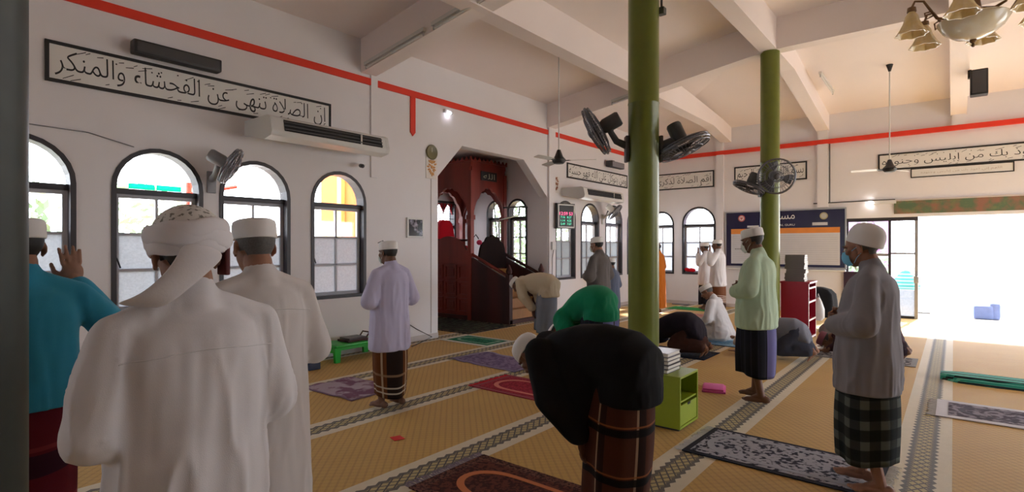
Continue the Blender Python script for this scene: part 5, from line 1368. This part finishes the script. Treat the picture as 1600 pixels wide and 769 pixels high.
person('man in a lavender shirt and brown plaid sarong standing alone by the left wall', -4.22, 3.34, 1.60, 'stand', lav, pl_brown, mask='mask_w', skin='skin_d', hair='hair_k', hem=.57, seed=2.2, vox=.006, tvox=.012, headturn=(-.05, -.08), sleeve=1.12, sar_hem=.13, wide=.95)
person('man in a pale green shirt and white mask standing before the thinner column', -1.53, 5.78, 1.735, 'stand', C('pale_green_cotton', 176, 196, 170), pl_navy, mask='mask_w', skin='skin_d', hair='hair_k', hem=.70, seed=3.4, vox=.006, tvox=.012, arms='low', headturn=(.15, -.25), sleeve=1.12, sar_hem=.26, girth=1.08, captilt=.05)
person('man in a grey shirt and checked sarong wearing a blue mask on the right', -.42, 4.12, 1.655, 'stand', C('grey_cotton', 138, 136, 142), pl_check, mask='mask_b', skin='skin', hair='hair_g', hem=.63, seed=5.5, vox=.005, tvox=.011, arms='low', headturn=(.12, -.22), sleeve=1.15, girth=1.1, dome=True, caph=.105, captilt=.5, sar_hem=.2)
person('man in a dark grey robe standing beyond the green bowing man', -4.2, 7.28, 1.70, 'stand', C('dark_grey_cotton', 96, 90, 88), None, skin='skin', hem=.12, seed=6.1, arms='folded', headturn=(.1, -.1), sleeve=1.15, mask='mask_w')
person('boy in a slate blue shirt half hidden beyond the man in the dark grey robe', -4.55, 8.32, 1.36, 'stand', C('slate_cotton', 92, 98, 116), pl_navy, skin='skin_d', hem=.6, seed=8.3)
person('man in an orange robe half behind the thick green column', -5.42, 12.15, 1.66, 'stand', C('orange_cotton', 205, 118, 40), None, cap=None, hair='hair_k', skin='skin_d', hem=.12, seed=9.2)
person('man in a white shirt and striped sarong raising his hands near the far wall', -4.2, 12.7, 1.72, 'stand', white, pl_stripe, skin='skin_d', hem=.62, seed=1.1, arms='takbir', sleeve=1.1)
person('man in white with raised hands at the far window, beyond the striped sarong', -4.74, 13.42, 1.66, 'stand', white, pl_navy, skin='skin_d', hem=.62, seed=1.9, arms='takbir')
# bowing men
person('bowing man in a black shirt and rust plaid sarong in the foreground', -1.50, 2.72, 1.62, 'ruku', cloth('black_cotton', (.009, .009, .010), .1), pl_rust, skin='skin_d', hair='hair_g', seed=2.9, vox=.006, tvox=.011, arms='curtain', sleeve=1.2, girth=1.02, amp=.007, sar_hem=.1, dome=True, caph=.08)
person('bowing man in an emerald green shirt behind the man in black', -3.32, 5.6, 1.60, 'ruku', C('emerald_cotton', 18, 120, 84), pl_navy, skin='skin_d', seed=3.7, sleeve=1.1, girth=1.16, shear=.6)
person('bowing man in a beige shirt in front of the pulpit stairs', -5.35, 7.42, 1.66, 'ruku', C('beige_cotton', 196, 184, 160), C('grey_blue_cotton', 120, 128, 142), skin='skin_d', seed=4.4, sleeve=1.0, girth=.95)
# kneeling men
person('man in black kneeling with his forehead down beside the thick column', -3.08, 7.64, 1.72, 'sujud', cloth('black_violet_cotton', (.014, .010, .016), .1), C('dark_brown_cotton', 60, 36, 30), skin='skin_d', seed=5.2, girth=1.1)
person('man in a slate grey shirt kneeling forehead down at the red bookshelf', -1.84, 8.28, 1.62, 'sujud', C('slate_grey_cotton', 104, 106, 116), C('dark_slate_cotton', 60, 62, 74), skin='skin', seed=6.6)
person('man in maroon kneeling forehead down behind the man with the blue mask', -.88, 9.1, 1.68, 'sujud', C('maroon_cotton', 58, 34, 42), C('dark_maroon_cotton', 40, 26, 32), cap=C('mauve_cap_cloth', 140, 90, 110), skin='skin_d', seed=7.1)
person('man in white with a white cap seated on his heels on the light blue mat', -3.02, 9.05, 1.66, 'sit', white, white, skin='skin', hair='hair_g', seed=8.8)
